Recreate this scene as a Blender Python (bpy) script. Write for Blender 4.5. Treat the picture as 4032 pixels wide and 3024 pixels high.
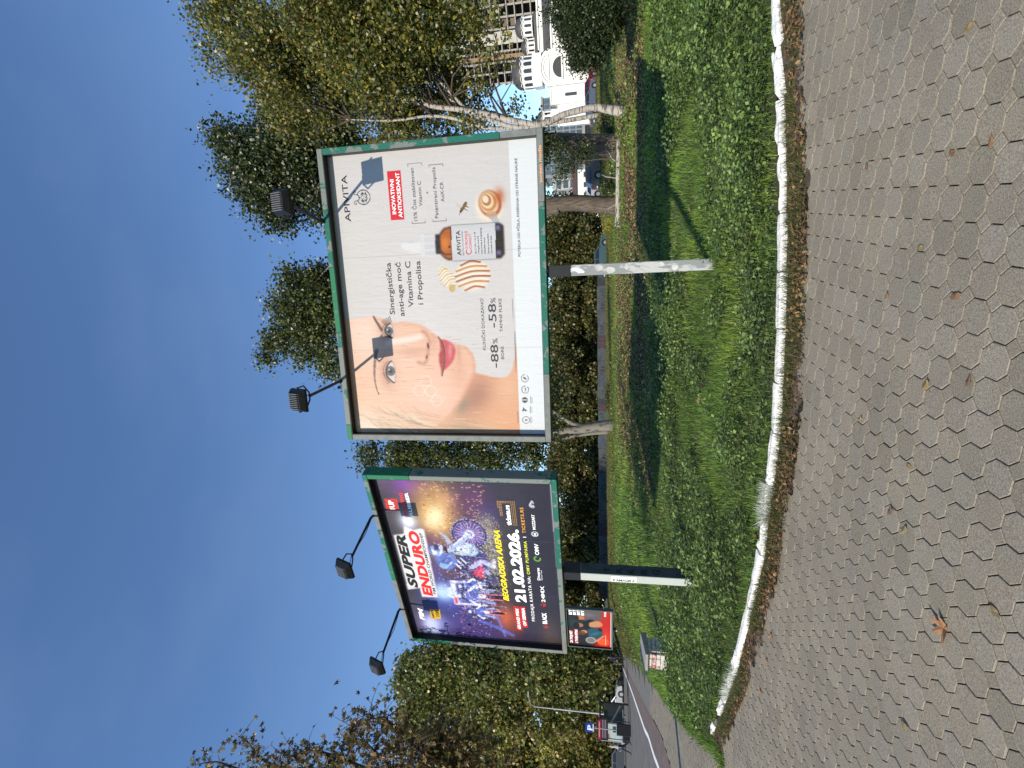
import bpy, math, random
import numpy as np
from mathutils import Vector, Matrix

# ------------------------------------------------------------------ clean
for o in list(bpy.data.objects):
    bpy.data.objects.remove(o, do_unlink=True)
SC = bpy.context.scene
COL = SC.collection
RNG = np.random.default_rng(7)
random.seed(7)

# ------------------------------------------------------------------ camera
F, PITCH, ROLL, CAMH = 2000.0, math.atan(357 / 2000), -0.0068, 1.6
_fw = np.array([0, math.cos(PITCH), math.sin(PITCH)])
_up = np.array([0, -math.sin(PITCH), math.cos(PITCH)])
_rt = np.array([1.0, 0, 0])
CR = math.cos(ROLL) * _rt + math.sin(ROLL) * _up
CU = -math.sin(ROLL) * _rt + math.cos(ROLL) * _up
cam_d = bpy.data.cameras.new('camera')
cam = bpy.data.objects.new('camera', cam_d)
COL.objects.link(cam)
# the photograph was taken with the phone on its side: image left is up
m = Matrix.Identity(4)
for i in range(3):
    m[i][0], m[i][1], m[i][2] = -CU[i], CR[i], -_fw[i]
m[2][3] = CAMH
cam.matrix_world = m
cam_d.sensor_width = 36
cam_d.lens = 36 * F / 4032
cam_d.clip_start = 0.05
cam_d.clip_end = 4000
SC.camera = cam

# ------------------------------------------------------------------ light
SUN_AZ, SUN_EL = math.radians(216.5), math.radians(29)
SUNV = Vector((math.sin(SUN_AZ) * math.cos(SUN_EL), math.cos(SUN_AZ) * math.cos(SUN_EL), math.sin(SUN_EL)))
w = bpy.data.worlds.new('World')
SC.world = w
w.use_nodes = True
nt = w.node_tree
bg = nt.nodes['Background']
sky = nt.nodes.new('ShaderNodeTexSky')
sky.sky_type = 'NISHITA'
sky.sun_disc = False
sky.sun_elevation = SUN_EL
sky.sun_rotation = SUN_AZ
sky.altitude = 120
sky.air_density = 1.0
sky.dust_density = 0.0
sky.ozone_density = 5.8
# thin high cloud veil
tcw = nt.nodes.new('ShaderNodeTexCoord'); mpw = nt.nodes.new('ShaderNodeMapping'); mpw.inputs['Scale'].default_value = (1.2, 2.6, 3.4)
nw = nt.nodes.new('ShaderNodeTexNoise'); nw.inputs['Scale'].default_value = 1.6; nw.inputs['Detail'].default_value = 5; nw.inputs['Roughness'].default_value = .55
rw = nt.nodes.new('ShaderNodeValToRGB'); rw.color_ramp.elements[0].position = .42; rw.color_ramp.elements[0].color = (0, 0, 0, 1); rw.color_ramp.elements[1].position = .8; rw.color_ramp.elements[1].color = (.11, .11, .11, 1)
mw = nt.nodes.new('ShaderNodeMixRGB'); mw.inputs[2].default_value = (2.2, 2.7, 3.6, 1)
nt.links.new(tcw.outputs['Generated'], mpw.inputs[0]); nt.links.new(mpw.outputs[0], nw.inputs['Vector']); nt.links.new(nw.outputs['Fac'], rw.inputs[0]); nt.links.new(rw.outputs[0], mw.inputs[0]); nt.links.new(sky.outputs[0], mw.inputs[1])
nt.links.new(mw.outputs[0], bg.inputs[0])
bg.inputs[1].default_value = 0.15
sun_d = bpy.data.lights.new('sun', 'SUN')
sun_d.energy = 4.4
sun_d.angle = math.radians(0.53)
sun_d.color = (1.0, 0.90, 0.75)
sun = bpy.data.objects.new('sun', sun_d)
COL.objects.link(sun)
sun.rotation_euler = SUNV.to_track_quat('Z', 'Y').to_euler()
SC.view_settings.view_transform = 'Standard'
SC.view_settings.look = 'None'
SC.view_settings.gamma = 1
SC.view_settings.exposure = 0.38
SC.view_settings.use_curve_mapping = False
SC.cycles.use_denoising = True
SC.cycles.max_bounces = 5
SC.cycles.transparent_max_bounces = 4

# ------------------------------------------------------------------ helpers
def ray(x, y):
    u, v = 3024 - y, x
    return _fw + CR * (u - 1512) / F - CU * (v - 2016) / F

def at(x, y, Y):
    """world point seen at photo pixel (x,y) standing Y metres ahead"""
    d = ray(x, y)
    p = d * (Y / d[1])
    return np.array([p[0], p[1], p[2] + CAMH])

def sstep(a, b, t):
    t = np.clip((np.asarray(t, float) - a) / (b - a), 0, 1)
    return t * t * (3 - 2 * t)

def tz(x, y):
    x = np.asarray(x, float); y = np.asarray(y, float)
    near = .0236 * np.clip(x, -6, 8) + .0165 * (np.clip(y, -5, 9) - 2.5)
    yy = np.maximum(y, 1)
    k = sstep(7, 22, y)
    right = near * (1 - k) + .9 * k + np.clip(.03 * (y - 25), 0, 3.6) * sstep(.24, .42, x / yy)
    k2 = sstep(9, 18, y)
    left = near * (1 - k2) + np.clip(-.0105 * (y - 9), -.62, 0) * k2
    q = sstep(-.5, 1.1, (x + .5 * yy) / (.06 * yy + 1.4))
    return left * (1 - q) + right * q

def tzs(x, y):
    return float(tz(x, y))

def srgb(r, g, b):
    f = lambda c: c / 12.92 if c <= .04045 else ((c + .055) / 1.055) ** 2.4
    return (f(r), f(g), f(b))

def lin_arr(a):
    a = np.clip(a, 0, 1)
    return np.where(a <= .04045, a / 12.92, ((a + .055) / 1.055) ** 2.4)

_perm = RNG.random((256, 256))
def vnoise(x, y, s=1.0, off=0):
    x = np.asarray(x, float) * s + off * 17.3 + 500; y = np.asarray(y, float) * s + off * 9.7 + 500
    xi = np.floor(x).astype(int); yi = np.floor(y).astype(int)
    fx = x - xi; fy = y - yi
    fx = fx * fx * (3 - 2 * fx); fy = fy * fy * (3 - 2 * fy)
    g = lambda a, b: _perm[a % 256, b % 256]
    return (g(xi, yi) * (1 - fx) + g(xi + 1, yi) * fx) * (1 - fy) + (g(xi, yi + 1) * (1 - fx) + g(xi + 1, yi + 1) * fx) * fy

def fbm(x, y, s=1.0, off=0):
    return .55 * vnoise(x, y, s, off) + .3 * vnoise(x, y, s * 2.1, off + 1) + .15 * vnoise(x, y, s * 4.3, off + 2)

# ------------------------------------------------------------------ materials
MATS = {}
def mat(name, col, rough=.8, var=0.0, vscale=4.0, col2=None, bump=0.0, bscale=30.0, metal=0.0, spec=.3, sharp=False, stretch=None, attr=None, thresh=(.4, .6)):
    if name in MATS:
        return MATS[name]
    mt = bpy.data.materials.new(name)
    mt.use_nodes = True
    nt = mt.node_tree; N = nt.nodes; L = nt.links
    b = N['Principled BSDF']
    b.inputs['Roughness'].default_value = rough
    b.inputs['Metallic'].default_value = metal
    b.inputs['Specular IOR Level'].default_value = spec
    tc = N.new('ShaderNodeTexCoord')
    src = tc.outputs['Object']
    if stretch:
        mp = N.new('ShaderNodeMapping'); mp.inputs['Scale'].default_value = stretch
        L.new(src, mp.inputs[0]); src = mp.outputs[0]
    if attr:
        a = N.new('ShaderNodeAttribute'); a.attribute_name = attr
        cs = a.outputs['Color']
    else:
        cs = None
    if var > 0 or col2:
        n = N.new('ShaderNodeTexNoise'); n.inputs['Scale'].default_value = vscale; n.inputs['Detail'].default_value = 6; n.inputs['Roughness'].default_value = .65
        L.new(src, n.inputs['Vector'])
        r = N.new('ShaderNodeValToRGB')
        r.color_ramp.elements[0].position, r.color_ramp.elements[1].position = thresh if (sharp or col2) else (.3, .7)
        if col2:
            r.color_ramp.elements[0].color = (*col, 1); r.color_ramp.elements[1].color = (*col2, 1)
        else:
            r.color_ramp.elements[0].color = (*[c * (1 - var) for c in col], 1); r.color_ramp.elements[1].color = (*[min(1, c * (1 + var)) for c in col], 1)
        L.new(n.outputs['Fac'], r.inputs[0])
        out = r.outputs[0]
        if cs:
            mx = N.new('ShaderNodeMixRGB'); mx.blend_type = 'MULTIPLY'; mx.inputs[0].default_value = 1
            L.new(out, mx.inputs[1]); L.new(cs, mx.inputs[2]); out = mx.outputs[0]
        L.new(out, b.inputs['Base Color'])
    elif cs:
        L.new(cs, b.inputs['Base Color'])
    else:
        b.inputs['Base Color'].default_value = (*col, 1)
    if bump > 0:
        n2 = N.new('ShaderNodeTexNoise'); n2.inputs['Scale'].default_value = bscale; n2.inputs['Detail'].default_value = 5
        L.new(src, n2.inputs['Vector'])
        bp = N.new('ShaderNodeBump'); bp.inputs['Strength'].default_value = bump; bp.inputs['Distance'].default_value = .02
        L.new(n2.outputs['Fac'], bp.inputs['Height']); L.new(bp.outputs[0], b.inputs['Normal'])
    MATS[name] = mt
    return mt

def leaf_mat(name, transl=.35, rough=.45, spec=.4):
    if name in MATS:
        return MATS[name]
    mt = bpy.data.materials.new(name); mt.use_nodes = True
    nt = mt.node_tree; N = nt.nodes; L = nt.links
    b = N['Principled BSDF']; b.inputs['Roughness'].default_value = rough; b.inputs['Specular IOR Level'].default_value = spec
    a = N.new('ShaderNodeAttribute'); a.attribute_name = 'tint'
    L.new(a.outputs['Color'], b.inputs['Base Color'])
    t = N.new('ShaderNodeBsdfTranslucent'); L.new(a.outputs['Color'], t.inputs['Color'])
    mx = N.new('ShaderNodeMixShader'); mx.inputs[0].default_value = transl
    L.new(b.outputs[0], mx.inputs[1]); L.new(t.outputs[0], mx.inputs[2])
    L.new(mx.outputs[0], N['Material Output'].inputs['Surface'])
    MATS[name] = mt
    return mt

# ------------------------------------------------------------------ mesh building
class MB:
    def __init__(s):
        s.v = []; s.f = []; s.mi = []; s.m = 0
    def add(s, vs, fs):
        o = len(s.v)
        s.v += [tuple(map(float, v)) for v in vs]
        s.f += [tuple(o + i for i in f) for f in fs]
        s.mi += [s.m] * len(fs)
        return s
    def box(s, c, d, rz=0.0, M=None):
        hx, hy, hz = d[0] / 2, d[1] / 2, d[2] / 2
        vs = [(-hx, -hy, -hz), (hx, -hy, -hz), (hx, hy, -hz), (-hx, hy, -hz), (-hx, -hy, hz), (hx, -hy, hz), (hx, hy, hz), (-hx, hy, hz)]
        if M is not None:
            vs = [tuple(M @ Vector(v)) for v in vs]
        elif rz:
            cs, sn = math.cos(rz), math.sin(rz)
            vs = [(x * cs - y * sn, x * sn + y * cs, z) for x, y, z in vs]
        vs = [(x + c[0], y + c[1], z + c[2]) for x, y, z in vs]
        return s.add(vs, [(0, 3, 2, 1), (4, 5, 6, 7), (0, 1, 5, 4), (1, 2, 6, 5), (2, 3, 7, 6), (3, 0, 4, 7)])
    def bbox(s, c, d, b=.01):
        """box with chamfered edges: three crossing rings"""
        hx, hy, hz = d[0] / 2, d[1] / 2, d[2] / 2
        b = min(b, hx * .8, hy * .8, hz * .8)
        prof = [(-hz, b), (-hz + b, 0), (hz - b, 0), (hz, b)]
        vs = []
        for z, q in prof:
            X, Y = hx - q, hy - q
            e = b
            ring = [(-X + e, -Y), (X - e, -Y), (X, -Y + e), (X, Y - e), (X - e, Y), (-X + e, Y), (-X, Y - e), (-X, -Y + e)]
            vs += [(x + c[0], y + c[1], z + c[2]) for x, y in ring]
        fs = [tuple(reversed(range(8)))]
        for k in range(3):
            for i in range(8):
                a = k * 8 + i; bb = k * 8 + (i + 1) % 8
                fs.append((a, bb, bb + 8, a + 8))
        fs.append(tuple(range(24, 32)))
        return s.add(vs, fs)
    def tube(s, pts, rad, n=8, cap=True):
        pts = [np.array(p, float) for p in pts]
        if np.isscalar(rad): rad = [rad] * len(pts)
        vs = []; fs = []
        ref = np.array([.31, .17, .93])
        for i, p in enumerate(pts):
            t = pts[min(i + 1, len(pts) - 1)] - pts[max(i - 1, 0)]
            t = t / (np.linalg.norm(t) + 1e-9)
            a = np.cross(t, ref if abs(t @ ref) < .9 else np.array([1., 0, 0])); a /= np.linalg.norm(a) + 1e-9
            b = np.cross(t, a)
            for k in range(n):
                th = 2 * math.pi * k / n
                vs.append(p + rad[i] * (math.cos(th) * a + math.sin(th) * b))
        for i in range(len(pts) - 1):
            for k in range(n):
                a0 = i * n + k; a1 = i * n + (k + 1) % n
                fs.append((a0, a1, a1 + n, a0 + n))
        if cap:
            fs.append(tuple(reversed(range(n)))); fs.append(tuple(range((len(pts) - 1) * n, len(pts) * n)))
        return s.add(vs, fs)
    def lathe(s, prof, c=(0, 0, 0), n=24, axis='z'):
        vs = []; fs = []
        for r, z in prof:
            for k in range(n):
                th = 2 * math.pi * k / n
                x, y, zz = r * math.cos(th), r * math.sin(th), z
                if axis == 'y': x, y, zz = r * math.cos(th), z, r * math.sin(th)
                vs.append((x + c[0], y + c[1], zz + c[2]))
        for i in range(len(prof) - 1):
            for k in range(n):
                a0 = i * n + k; a1 = i * n + (k + 1) % n
                fs.append((a0, a1, a1 + n, a0 + n))
        fs.append(tuple(reversed(range(n)))); fs.append(tuple(range((len(prof) - 1) * n, len(prof) * n)))
        return s.add(vs, fs)
    def poly(s, pts):
        return s.add(pts, [tuple(range(len(pts)))])
    def prism(s, pts2, a, b, plane='xz'):
        """extrude a 2-D outline between a and b; plane 'xz' extrudes along y, 'xy' along z"""
        n = len(pts2)
        if plane == 'xz': vs = [(x, a, z) for x, z in pts2] + [(x, b, z) for x, z in pts2]
        elif plane == 'yz': vs = [(a, x, z) for x, z in pts2] + [(b, x, z) for x, z in pts2]
        else: vs = [(x, z, a) for x, z in pts2] + [(x, z, b) for x, z in pts2]
        fs = [tuple(range(n)), tuple(reversed(range(n, 2 * n)))]
        fs += [(i, i + n, (i + 1) % n + n, (i + 1) % n) for i in range(n)]
        return s.add(vs, fs)
    def mesh(s, name):
        me = bpy.data.meshes.new(name)
        me.from_pydata(s.v, [], s.f)
        if any(s.mi):
            me.polygons.foreach_set('material_index', s.mi)
        me.update()
        return me
    def build(s, name, mats, parent=None, loc=None, rz=None, smooth=False, fix=True):
        me = s.mesh(name)
        for q in (mats if isinstance(mats, (list, tuple)) else [mats]): me.materials.append(q)
        if fix:
            import bmesh
            bm = bmesh.new(); bm.from_mesh(me); bmesh.ops.recalc_face_normals(bm, faces=bm.faces); bm.to_mesh(me); bm.free()
        if smooth:
            me.shade_smooth() if hasattr(me, 'shade_smooth') else None
        return link(name, me, parent, loc, rz)

def link(name, me, parent=None, loc=None, rz=None):
    o = bpy.data.objects.new(name, me)
    COL.objects.link(o)
    if loc is not None: o.location = loc
    if rz is not None: o.rotation_euler = (0, 0, rz)
    if parent: o.parent = parent
    return o

def tag(o, label=None, cat=None, group=None, kind=None):
    if label: o['label'] = label
    if cat: o['category'] = cat
    if group: o['group'] = group
    if kind: o['kind'] = kind
    return o

def thing(name, label, cat, loc=(0, 0, 0), rz=0, group=None):
    o = bpy.data.objects.new(name, None); COL.objects.link(o)
    o.location = [float(c) for c in loc]; o.rotation_euler = (0, 0, rz); o.empty_display_size = .2
    return tag(o, label, cat, group)

def np_mesh(name, V, Fq, tint=None, smooth=False, mats=()):
    """fast mesh from numpy: V (n,3), Fq (m,k) constant k; tint (m,3) per face"""
    me = bpy.data.meshes.new(name)
    n, mf, k = len(V), len(Fq), Fq.shape[1]
    me.vertices.add(n); me.vertices.foreach_set('co', np.ascontiguousarray(V, dtype=np.float32).ravel())
    me.loops.add(mf * k); me.loops.foreach_set('vertex_index', np.ascontiguousarray(Fq, dtype=np.int32).ravel())
    me.polygons.add(mf)
    me.polygons.foreach_set('loop_start', np.arange(mf, dtype=np.int32) * k)
    if tint is not None:
        a = me.attributes.new('tint', 'FLOAT_COLOR', 'FACE')
        c = np.ones((mf, 4), np.float32); c[:, :3] = tint
        a.data.foreach_set('color', c.ravel())
    for q in mats: me.materials.append(q)
    if not smooth: me.polygons.foreach_set('use_smooth', np.zeros(mf, bool))
    me.update(calc_edges=True)
    return me

# ------------------------------------------------------------------ common materials
M_WHITE = mat('white_paint', (.78, .78, .75), .7, .06, 9, bump=.2, bscale=60)
M_BLACK = mat('black_metal', (.012, .013, .015), .5, .3, 12)
M_GALV = mat('grey_metal', (.3, .31, .31), .5, .18, 14, metal=.2)
M_ASPH = mat('asphalt', (.14, .133, .12), .9, .25, 1.2, bump=.3, bscale=80)
M_SOIL = mat('soil', (.085, .062, .042), .95, .45, 14, bump=.6, bscale=60)
M_DARKGL = mat('dark_glass', (.015, .018, .022), .12, spec=.6)

# ================================================================== GROUND
def axis(a, b, step, far):
    mid = list(np.arange(a, b + 1e-6, step))
    out = [];
    d = step
    x = b
    while x < far:
        d *= 1.35; x += d; out.append(x)
    neg = []; d = step; x = a
    while x > -far:
        d *= 1.35; x -= d; neg.append(x)
    return np.array(neg[::-1] + mid + out)

KX = np.array([-5.45, -5.3, -5.0, -4.6, -4.0, -3.8, -3.5, -3.0, -2.73, -2.34, -1.96, -1.74, -1.29, -.56, -.15, .25, .63, 1.1, 2., 3.14, 4., 9., 40.])
KY = np.array([8.3, 8.1, 7.75, 7.42, 6.95, 6.77, 6.52, 6.2, 6.0, 5.75, 5.5, 5.36, 5.18, 4.85, 4.73, 4.64, 4.58, 4.51, 4.47, 4.48, 4.5, 4.7, 5.5])
EY = np.array([7.6, 8.0, 10.15, 12.4, 14.6, 16.2, 22., 33., 43., 64., 95.])
EX = np.array([-5.3, -5.45, -6.57, -7.64, -8.66, -9.37, -12.1, -17.6, -22.8, -32.8, -48.])
def in_lawn(x, y, pad=0.0):
    return (y > np.interp(x, KX, KY) + pad) & (x > np.interp(y, EY, EX) + pad) & (y > 4.3)

M_GROUND = mat('earth_and_turf', (.035, .05, .014), .95, col2=(.07, .058, .035), vscale=.9, bump=.5, bscale=9, thresh=(.35, .7))
gx = axis(-60, 60, 2.0, 2500); gy = axis(-20, 110, 2.0, 2500)
GX, GY = np.meshgrid(gx, gy)
V = np.stack([GX, GY, tz(GX, GY) - .07], -1).reshape(-1, 3)
nx, ny = len(gx), len(gy)
ii = (np.arange(ny - 1)[:, None] * nx + np.arange(nx - 1)[None, :]).ravel()
Q = np.stack([ii, ii + 1, ii + nx + 1, ii + nx], -1)
o = link('ground', np_mesh('ground', V, Q, smooth=True, mats=[M_GROUND])); tag(o, 'earth and turf running away to the horizon', kind='structure')

# lawn sheet: rows follow the kerb and the road edge
M_LAWN = mat('lawn_soil', (.035, .055, .016), .95, col2=(.06, .05, .026), vscale=1.6, bump=.7, bscale=25, thresh=(.4, .75))
vs = []; fs = []
ys = np.concatenate([np.linspace(0, 1, 12) ** 1.5 * 6, np.linspace(6.6, 88, 150)])
def lawn_pt(s, j):
    # s: 0..1 across; boundary start at kerb
    pass
xs_ = np.concatenate([np.linspace(-5.3, 4, 60), np.linspace(4.5, 60, 40)])
rows = []
for a in xs_:
    k0 = float(np.interp(a, KX, KY)) + .07
    rows.append([(a, k0 + t, tzs(a, k0 + t) + .07) for t in ys])
nR = len(ys)
vs = [p for r in rows for p in r]
fs = [(i * nR + j, (i + 1) * nR + j, (i + 1) * nR + j + 1, i * nR + j + 1) for i in range(len(xs_) - 1) for j in range(nR - 1)]
# wedge between x=-5.3 column and the road edge
base = len(vs)
W = 30
for j, t in enumerate(ys):
    yv = rows[0][j][1]
    ex = float(np.interp(yv, EY, EX))
    for k in range(W):
        a = ex + (-5.3 - ex) * max(0, k - 1) / (W - 2) + (.03 if k == 1 else 0)
        vs.append((a, yv, tzs(a, yv) + (-.06 if k == 0 else .085 if k == 1 else .07)))
for j in range(nR - 1):
    for k in range(W - 1):
        fs.append((base + j * W + k, base + j * W + k + 1, base + (j + 1) * W + k + 1, base + (j + 1) * W + k))
o = MB().add(vs, fs).build('lawn', M_LAWN, fix=True, smooth=True); tag(o, 'sloping lawn of grass and broadleaf weeds behind the white kerb', kind='structure')

# ================================================================== PAVEMENT
PITCHP, PANG = .1523, math.radians(70.4)
E1 = np.array([math.cos(PANG), math.sin(PANG)]); E2 = np.array([math.sin(PANG), -math.cos(PANG)])
ORG = np.array([-.012, 2.591])
def redge(y):   # seam between pavers and cycle path
    return np.interp(y, [6, 10, 13.35, 15.4, 21.85, 36.8, 53, 95], [-7.3, -8.6, -9.73, -10.4, -13.6, -20.9, -28.8, -49.1])
def paver_zone(x, y):
    south = (y < np.interp(x, KX, KY) - .31 + .05 * np.sin(x * 3.1)) & (x > -5.3)
    west = (x <= np.interp(y, EY, EX) - .05) & (x <= -5.0)
    west &= (x > redge(y) + .08)
    front = (x <= -5.0) & (y < 7.7) & (x > redge(y) + .08)
    return (south | west | front) & (y > 1.2) & (y < 20) & (x < 6)
I, J = np.meshgrid(np.arange(-160, 161), np.arange(-160, 161))
PX = ORG[0] + PITCHP * (I * E1[0] + J * E2[0]); PY = ORG[1] + PITCHP * (I * E1[1] + J * E2[1])
PXf, PYf = PX.ravel(), PY.ravel()
# a gentle drift of the courses, as laid by hand
PXw = PXf + .012 * (vnoise(PXf, PYf, .9, 3) - .5); PYw = PYf + .012 * (vnoise(PXf, PYf, .9, 5) - .5)
sel = paver_zone(PXf, PYf)
PXs, PYs = PXw[sel], PYw[sel]
# in view with a margin for a step aside
vis = (np.abs(PXs) < .80 * PYs + 1.2) & (PYs > 1.6)
PXs, PYs = PXs[vis], PYs[vis]
M_PAVE = bpy.data.materials.new('concrete_paver'); M_PAVE.use_nodes = True
nt = M_PAVE.node_tree; N = nt.nodes; L = nt.links; b = N['Principled BSDF']
geo = N.new('ShaderNodeNewGeometry')
n1 = N.new('ShaderNodeTexNoise'); n1.inputs['Scale'].default_value = 150; n1.inputs['Detail'].default_value = 3
n2 = N.new('ShaderNodeTexNoise'); n2.inputs['Scale'].default_value = 1.3; n2.inputs['Detail'].default_value = 4
vo = N.new('ShaderNodeTexVoronoi'); vo.inputs['Scale'].default_value = 70
for q in (n1, n2, vo): L.new(geo.outputs['Position'], q.inputs['Vector'])
r1 = N.new('ShaderNodeValToRGB'); r1.color_ramp.elements[0].position = .3; r1.color_ramp.elements[1].position = .72
r1.color_ramp.elements[0].color = (.145, .13, .098, 1); r1.color_ramp.elements[1].color = (.345, .308, .235, 1)
L.new(n1.outputs['Fac'], r1.inputs[0])
r2 = N.new('ShaderNodeValToRGB'); r2.color_ramp.elements[0].position = .3; r2.color_ramp.elements[1].position = .7
r2.color_ramp.elements[0].color = (.90, .90, .91, 1); r2.color_ramp.elements[1].color = (1.08, 1.06, 1.02, 1)
L.new(n2.outputs['Fac'], r2.inputs[0])
r3 = N.new('ShaderNodeValToRGB'); r3.color_ramp.elements[0].position = .06; r3.color_ramp.elements[1].position = .13
r3.color_ramp.elements[0].color = (.45, .44, .42, 1); r3.color_ramp.elements[1].color = (1, 1, 1, 1)
L.new(vo.outputs['Distance'], r3.inputs[0])
at_ = N.new('ShaderNodeAttribute'); at_.attribute_name = 'tint'
cur = r1.outputs[0]
for s_ in (r2.outputs[0], r3.outputs[0], at_.outputs['Color']):
    mx = N.new('ShaderNodeMixRGB'); mx.blend_type = 'MULTIPLY'; mx.inputs[0].default_value = 1
    L.new(cur, mx.inputs[1]); L.new(s_, mx.inputs[2]); cur = mx.outputs[0]
L.new(cur, b.inputs['Base Color']); b.inputs['Roughness'].default_value = .85; b.inputs['Specular IOR Level'].default_value = .25
bp = N.new('ShaderNodeBump'); bp.inputs['Strength'].default_value = .35; bp.inputs['Distance'].default_value = .003
L.new(n1.outputs['Fac'], bp.inputs['Height']); L.new(bp.outputs[0], b.inputs['Normal'])

def paver_geo(full=True):
    p = PITCHP
    g = .0029; ch = .0024
    def octa(r):
        # flat sides face the lattice directions
        c = r / math.cos(math.pi / 8)
        return [(c * math.cos(PANG + math.pi / 8 + k * math.pi / 4), c * math.sin(PANG + math.pi / 8 + k * math.pi / 4)) for k in range(8)]
    r = p / 2 - g
    side = p * math.tan(math.pi / 8) / 2 - g * .8
    ta = PANG - math.pi / 4        # tail square lies along this diagonal
    cx, cy = p / math.sqrt(2) * math.cos(ta), p / math.sqrt(2) * math.sin(ta)
    def sq(h):
        return [(cx + h * math.sqrt(2) * math.cos(ta + math.pi / 4 + k * math.pi / 2), cy + h * math.sqrt(2) * math.sin(ta + math.pi / 4 + k * math.pi / 2)) for k in range(4)]
    vs = []; fs = []
    for fn, R in ((octa, r), (sq, side)):
        rings = [[(x, y, 0) for x, y in fn(R - ch)], [(x, y, -.0022) for x, y in fn(R)], [(x, y, -.016) for x, y in fn(R)]]
        n = len(rings[0]); o = len(vs)
        for rg in rings: vs += rg
        fs.append(tuple(o + i for i in range(n)))
        for k in range(2):
            for i in range(n):
                a = o + k * n + i; bq = o + k * n + (i + 1) % n
                fs.append((a, a + n, bq + n, bq))
    return np.array(vs), fs
pv, pf = paver_geo()
pavement_z = lambda x, y: tz(x, y) + .02
# joint bed
vs = []; fs = []
bx = np.concatenate([np.arange(-26, 6.3, .45)]); by = np.concatenate([np.arange(.8, 9, .45), np.arange(9, 21, .9)])
idx = {}
for a in bx:
    for c in by:
        idx[(a, c)] = len(vs); vs.append((a, c, tzs(a, c) + .02 - .011))
for i in range(len(bx) - 1):
    for j in range(len(by) - 1):
        xc, yc = (bx[i] + bx[i + 1]) / 2, (by[j] + by[j + 1]) / 2
        if in_lawn(np.array(xc), np.array(yc), .35) or xc < redge(yc) - .4: continue
        fs.append((idx[(bx[i], by[j])], idx[(bx[i + 1], by[j])], idx[(bx[i + 1], by[j + 1])], idx[(bx[i], by[j + 1])]))
M_JOINT = mat('joint_sand', (.022, .021, .018), .95, col2=(.03, .04, .014), vscale=3, thresh=(.5, .65))
pavement = MB().add(vs, fs).build('pavement', M_JOINT); tag(pavement, 'grey footway of octagonal keyhole concrete pavers in the foreground', kind='structure')
dist = np.hypot(PXs, PYs) + .0 * PXs
inframe = np.abs(PXs) < .70 * PYs
vis_near = inframe & (PYs > 2.22)
order = np.argsort(np.where(vis_near, PYs, PYs + 50))
near_ids = order[:300]; rest = order[300:]
variants = []
for k in range(10):
    t = 1 + RNG.uniform(-.13, .11)
    me = bpy.data.meshes.new('paver'); me.from_pydata(pv.tolist(), [], pf); me.materials.append(M_PAVE)
    a = me.attributes.new('tint', 'FLOAT_COLOR', 'FACE'); c = np.ones((len(pf), 4), np.float32); c[:, :3] = np.array([t * RNG.uniform(.98, 1.02), t, t * RNG.uniform(.98, 1.02)])
    a.data.foreach_set('color', c.ravel()); me.update(); variants.append(me)
for i in near_ids:
    x, y = PXs[i], PYs[i]
    sx = (tzs(x + .1, y) - tzs(x - .1, y)) / .2; sy = (tzs(x, y + .1) - tzs(x, y - .1)) / .2
    ob = link('paver', variants[RNG.integers(10)], pavement, (x, y, tzs(x, y) + .02 + RNG.normal(0, .0011)))
    ob.rotation_euler = (math.atan(sy) + RNG.normal(0, .005), -math.atan(sx) + RNG.normal(0, .005), RNG.normal(0, .006))
# the rest as one mesh
nr = len(rest)
X, Y = PXs[rest], PYs[rest]
Z = pavement_z(X, Y) + RNG.normal(0, .0012, nr)
SX = (tz(X + .1, Y) - tz(X - .1, Y)) / .2; SY = (tz(X, Y + .1) - tz(X, Y - .1)) / .2
SX = SX + RNG.normal(0, .005, nr); SY = SY + RNG.normal(0, .005, nr)
Vall = pv[None] + 0 * X[:, None, None]
Vall = np.stack([pv[None, :, 0] + X[:, None], pv[None, :, 1] + Y[:, None], pv[None, :, 2] + Z[:, None] + SX[:, None] * pv[None, :, 0] + SY[:, None] * pv[None, :, 1]], -1)
quads = np.array([f for f in pf if len(f) == 4]); octf = np.array([f for f in pf if len(f) == 8])
oq = octf[:, [[0, 1, 2, 3], [0, 3, 4, 7], [4, 5, 6, 7]]].reshape(-1, 4)
allq = np.concatenate([quads, oq])
FQ = (allq[None] + (np.arange(nr) * len(pv))[:, None, None]).reshape(-1, 4)
tone = np.repeat(1 + RNG.uniform(-.13, .11, nr), len(allq))[:, None] * np.ones((1, 3))
o = link('paver_field', np_mesh('paver_field', Vall.reshape(-1, 3), FQ, tone, mats=[M_PAVE]), pavement); tag(o, kind='stuff')

# soil strip between kerb and pavers
vs = []; fs = []
sx_ = np.arange(-5.3, 6.01, .12)
for a in sx_:
    k0 = float(np.interp(a, KX, KY)); wv = .36 + .07 * float(vnoise(a, 0, 2.5, 4) - .5)
    for t, dz in ((-wv - .16, .004), (-wv * .75, .012), (-wv * .35, .035), (.03, .04)):
        vs.append((a, k0 + t, tzs(a, k0 + t) + dz + .012 * float(vnoise(a, t, 9, 2) - .5)))
for i in range(len(sx_) - 1):
    for j in range(3):
        fs.append((i * 4 + j, i * 4 + 4 + j, i * 4 + 5 + j, i * 4 + j + 1))
o = MB().add(vs, fs).build('soil_strip', M_SOIL, smooth=True); tag(o, 'strip of bare soil between the pavers and the kerb', kind='structure')

# ================================================================== KERB
M_KERB = mat('whitewash', (.76, .76, .72), .85, col2=(.34, .32, .28), vscale=9, bump=.7, bscale=35, thresh=(.60, .74))
kerb = bpy.data.objects.new('kerb', None); COL.objects.link(kerb); tag(kerb, 'line of worn whitewashed kerb stones edging the lawn', kind='structure')
kpath = []
xx = np.linspace(6.0, -5.3, 1200)
kp = np.stack([xx, np.interp(xx, KX, KY)], -1)
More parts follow.
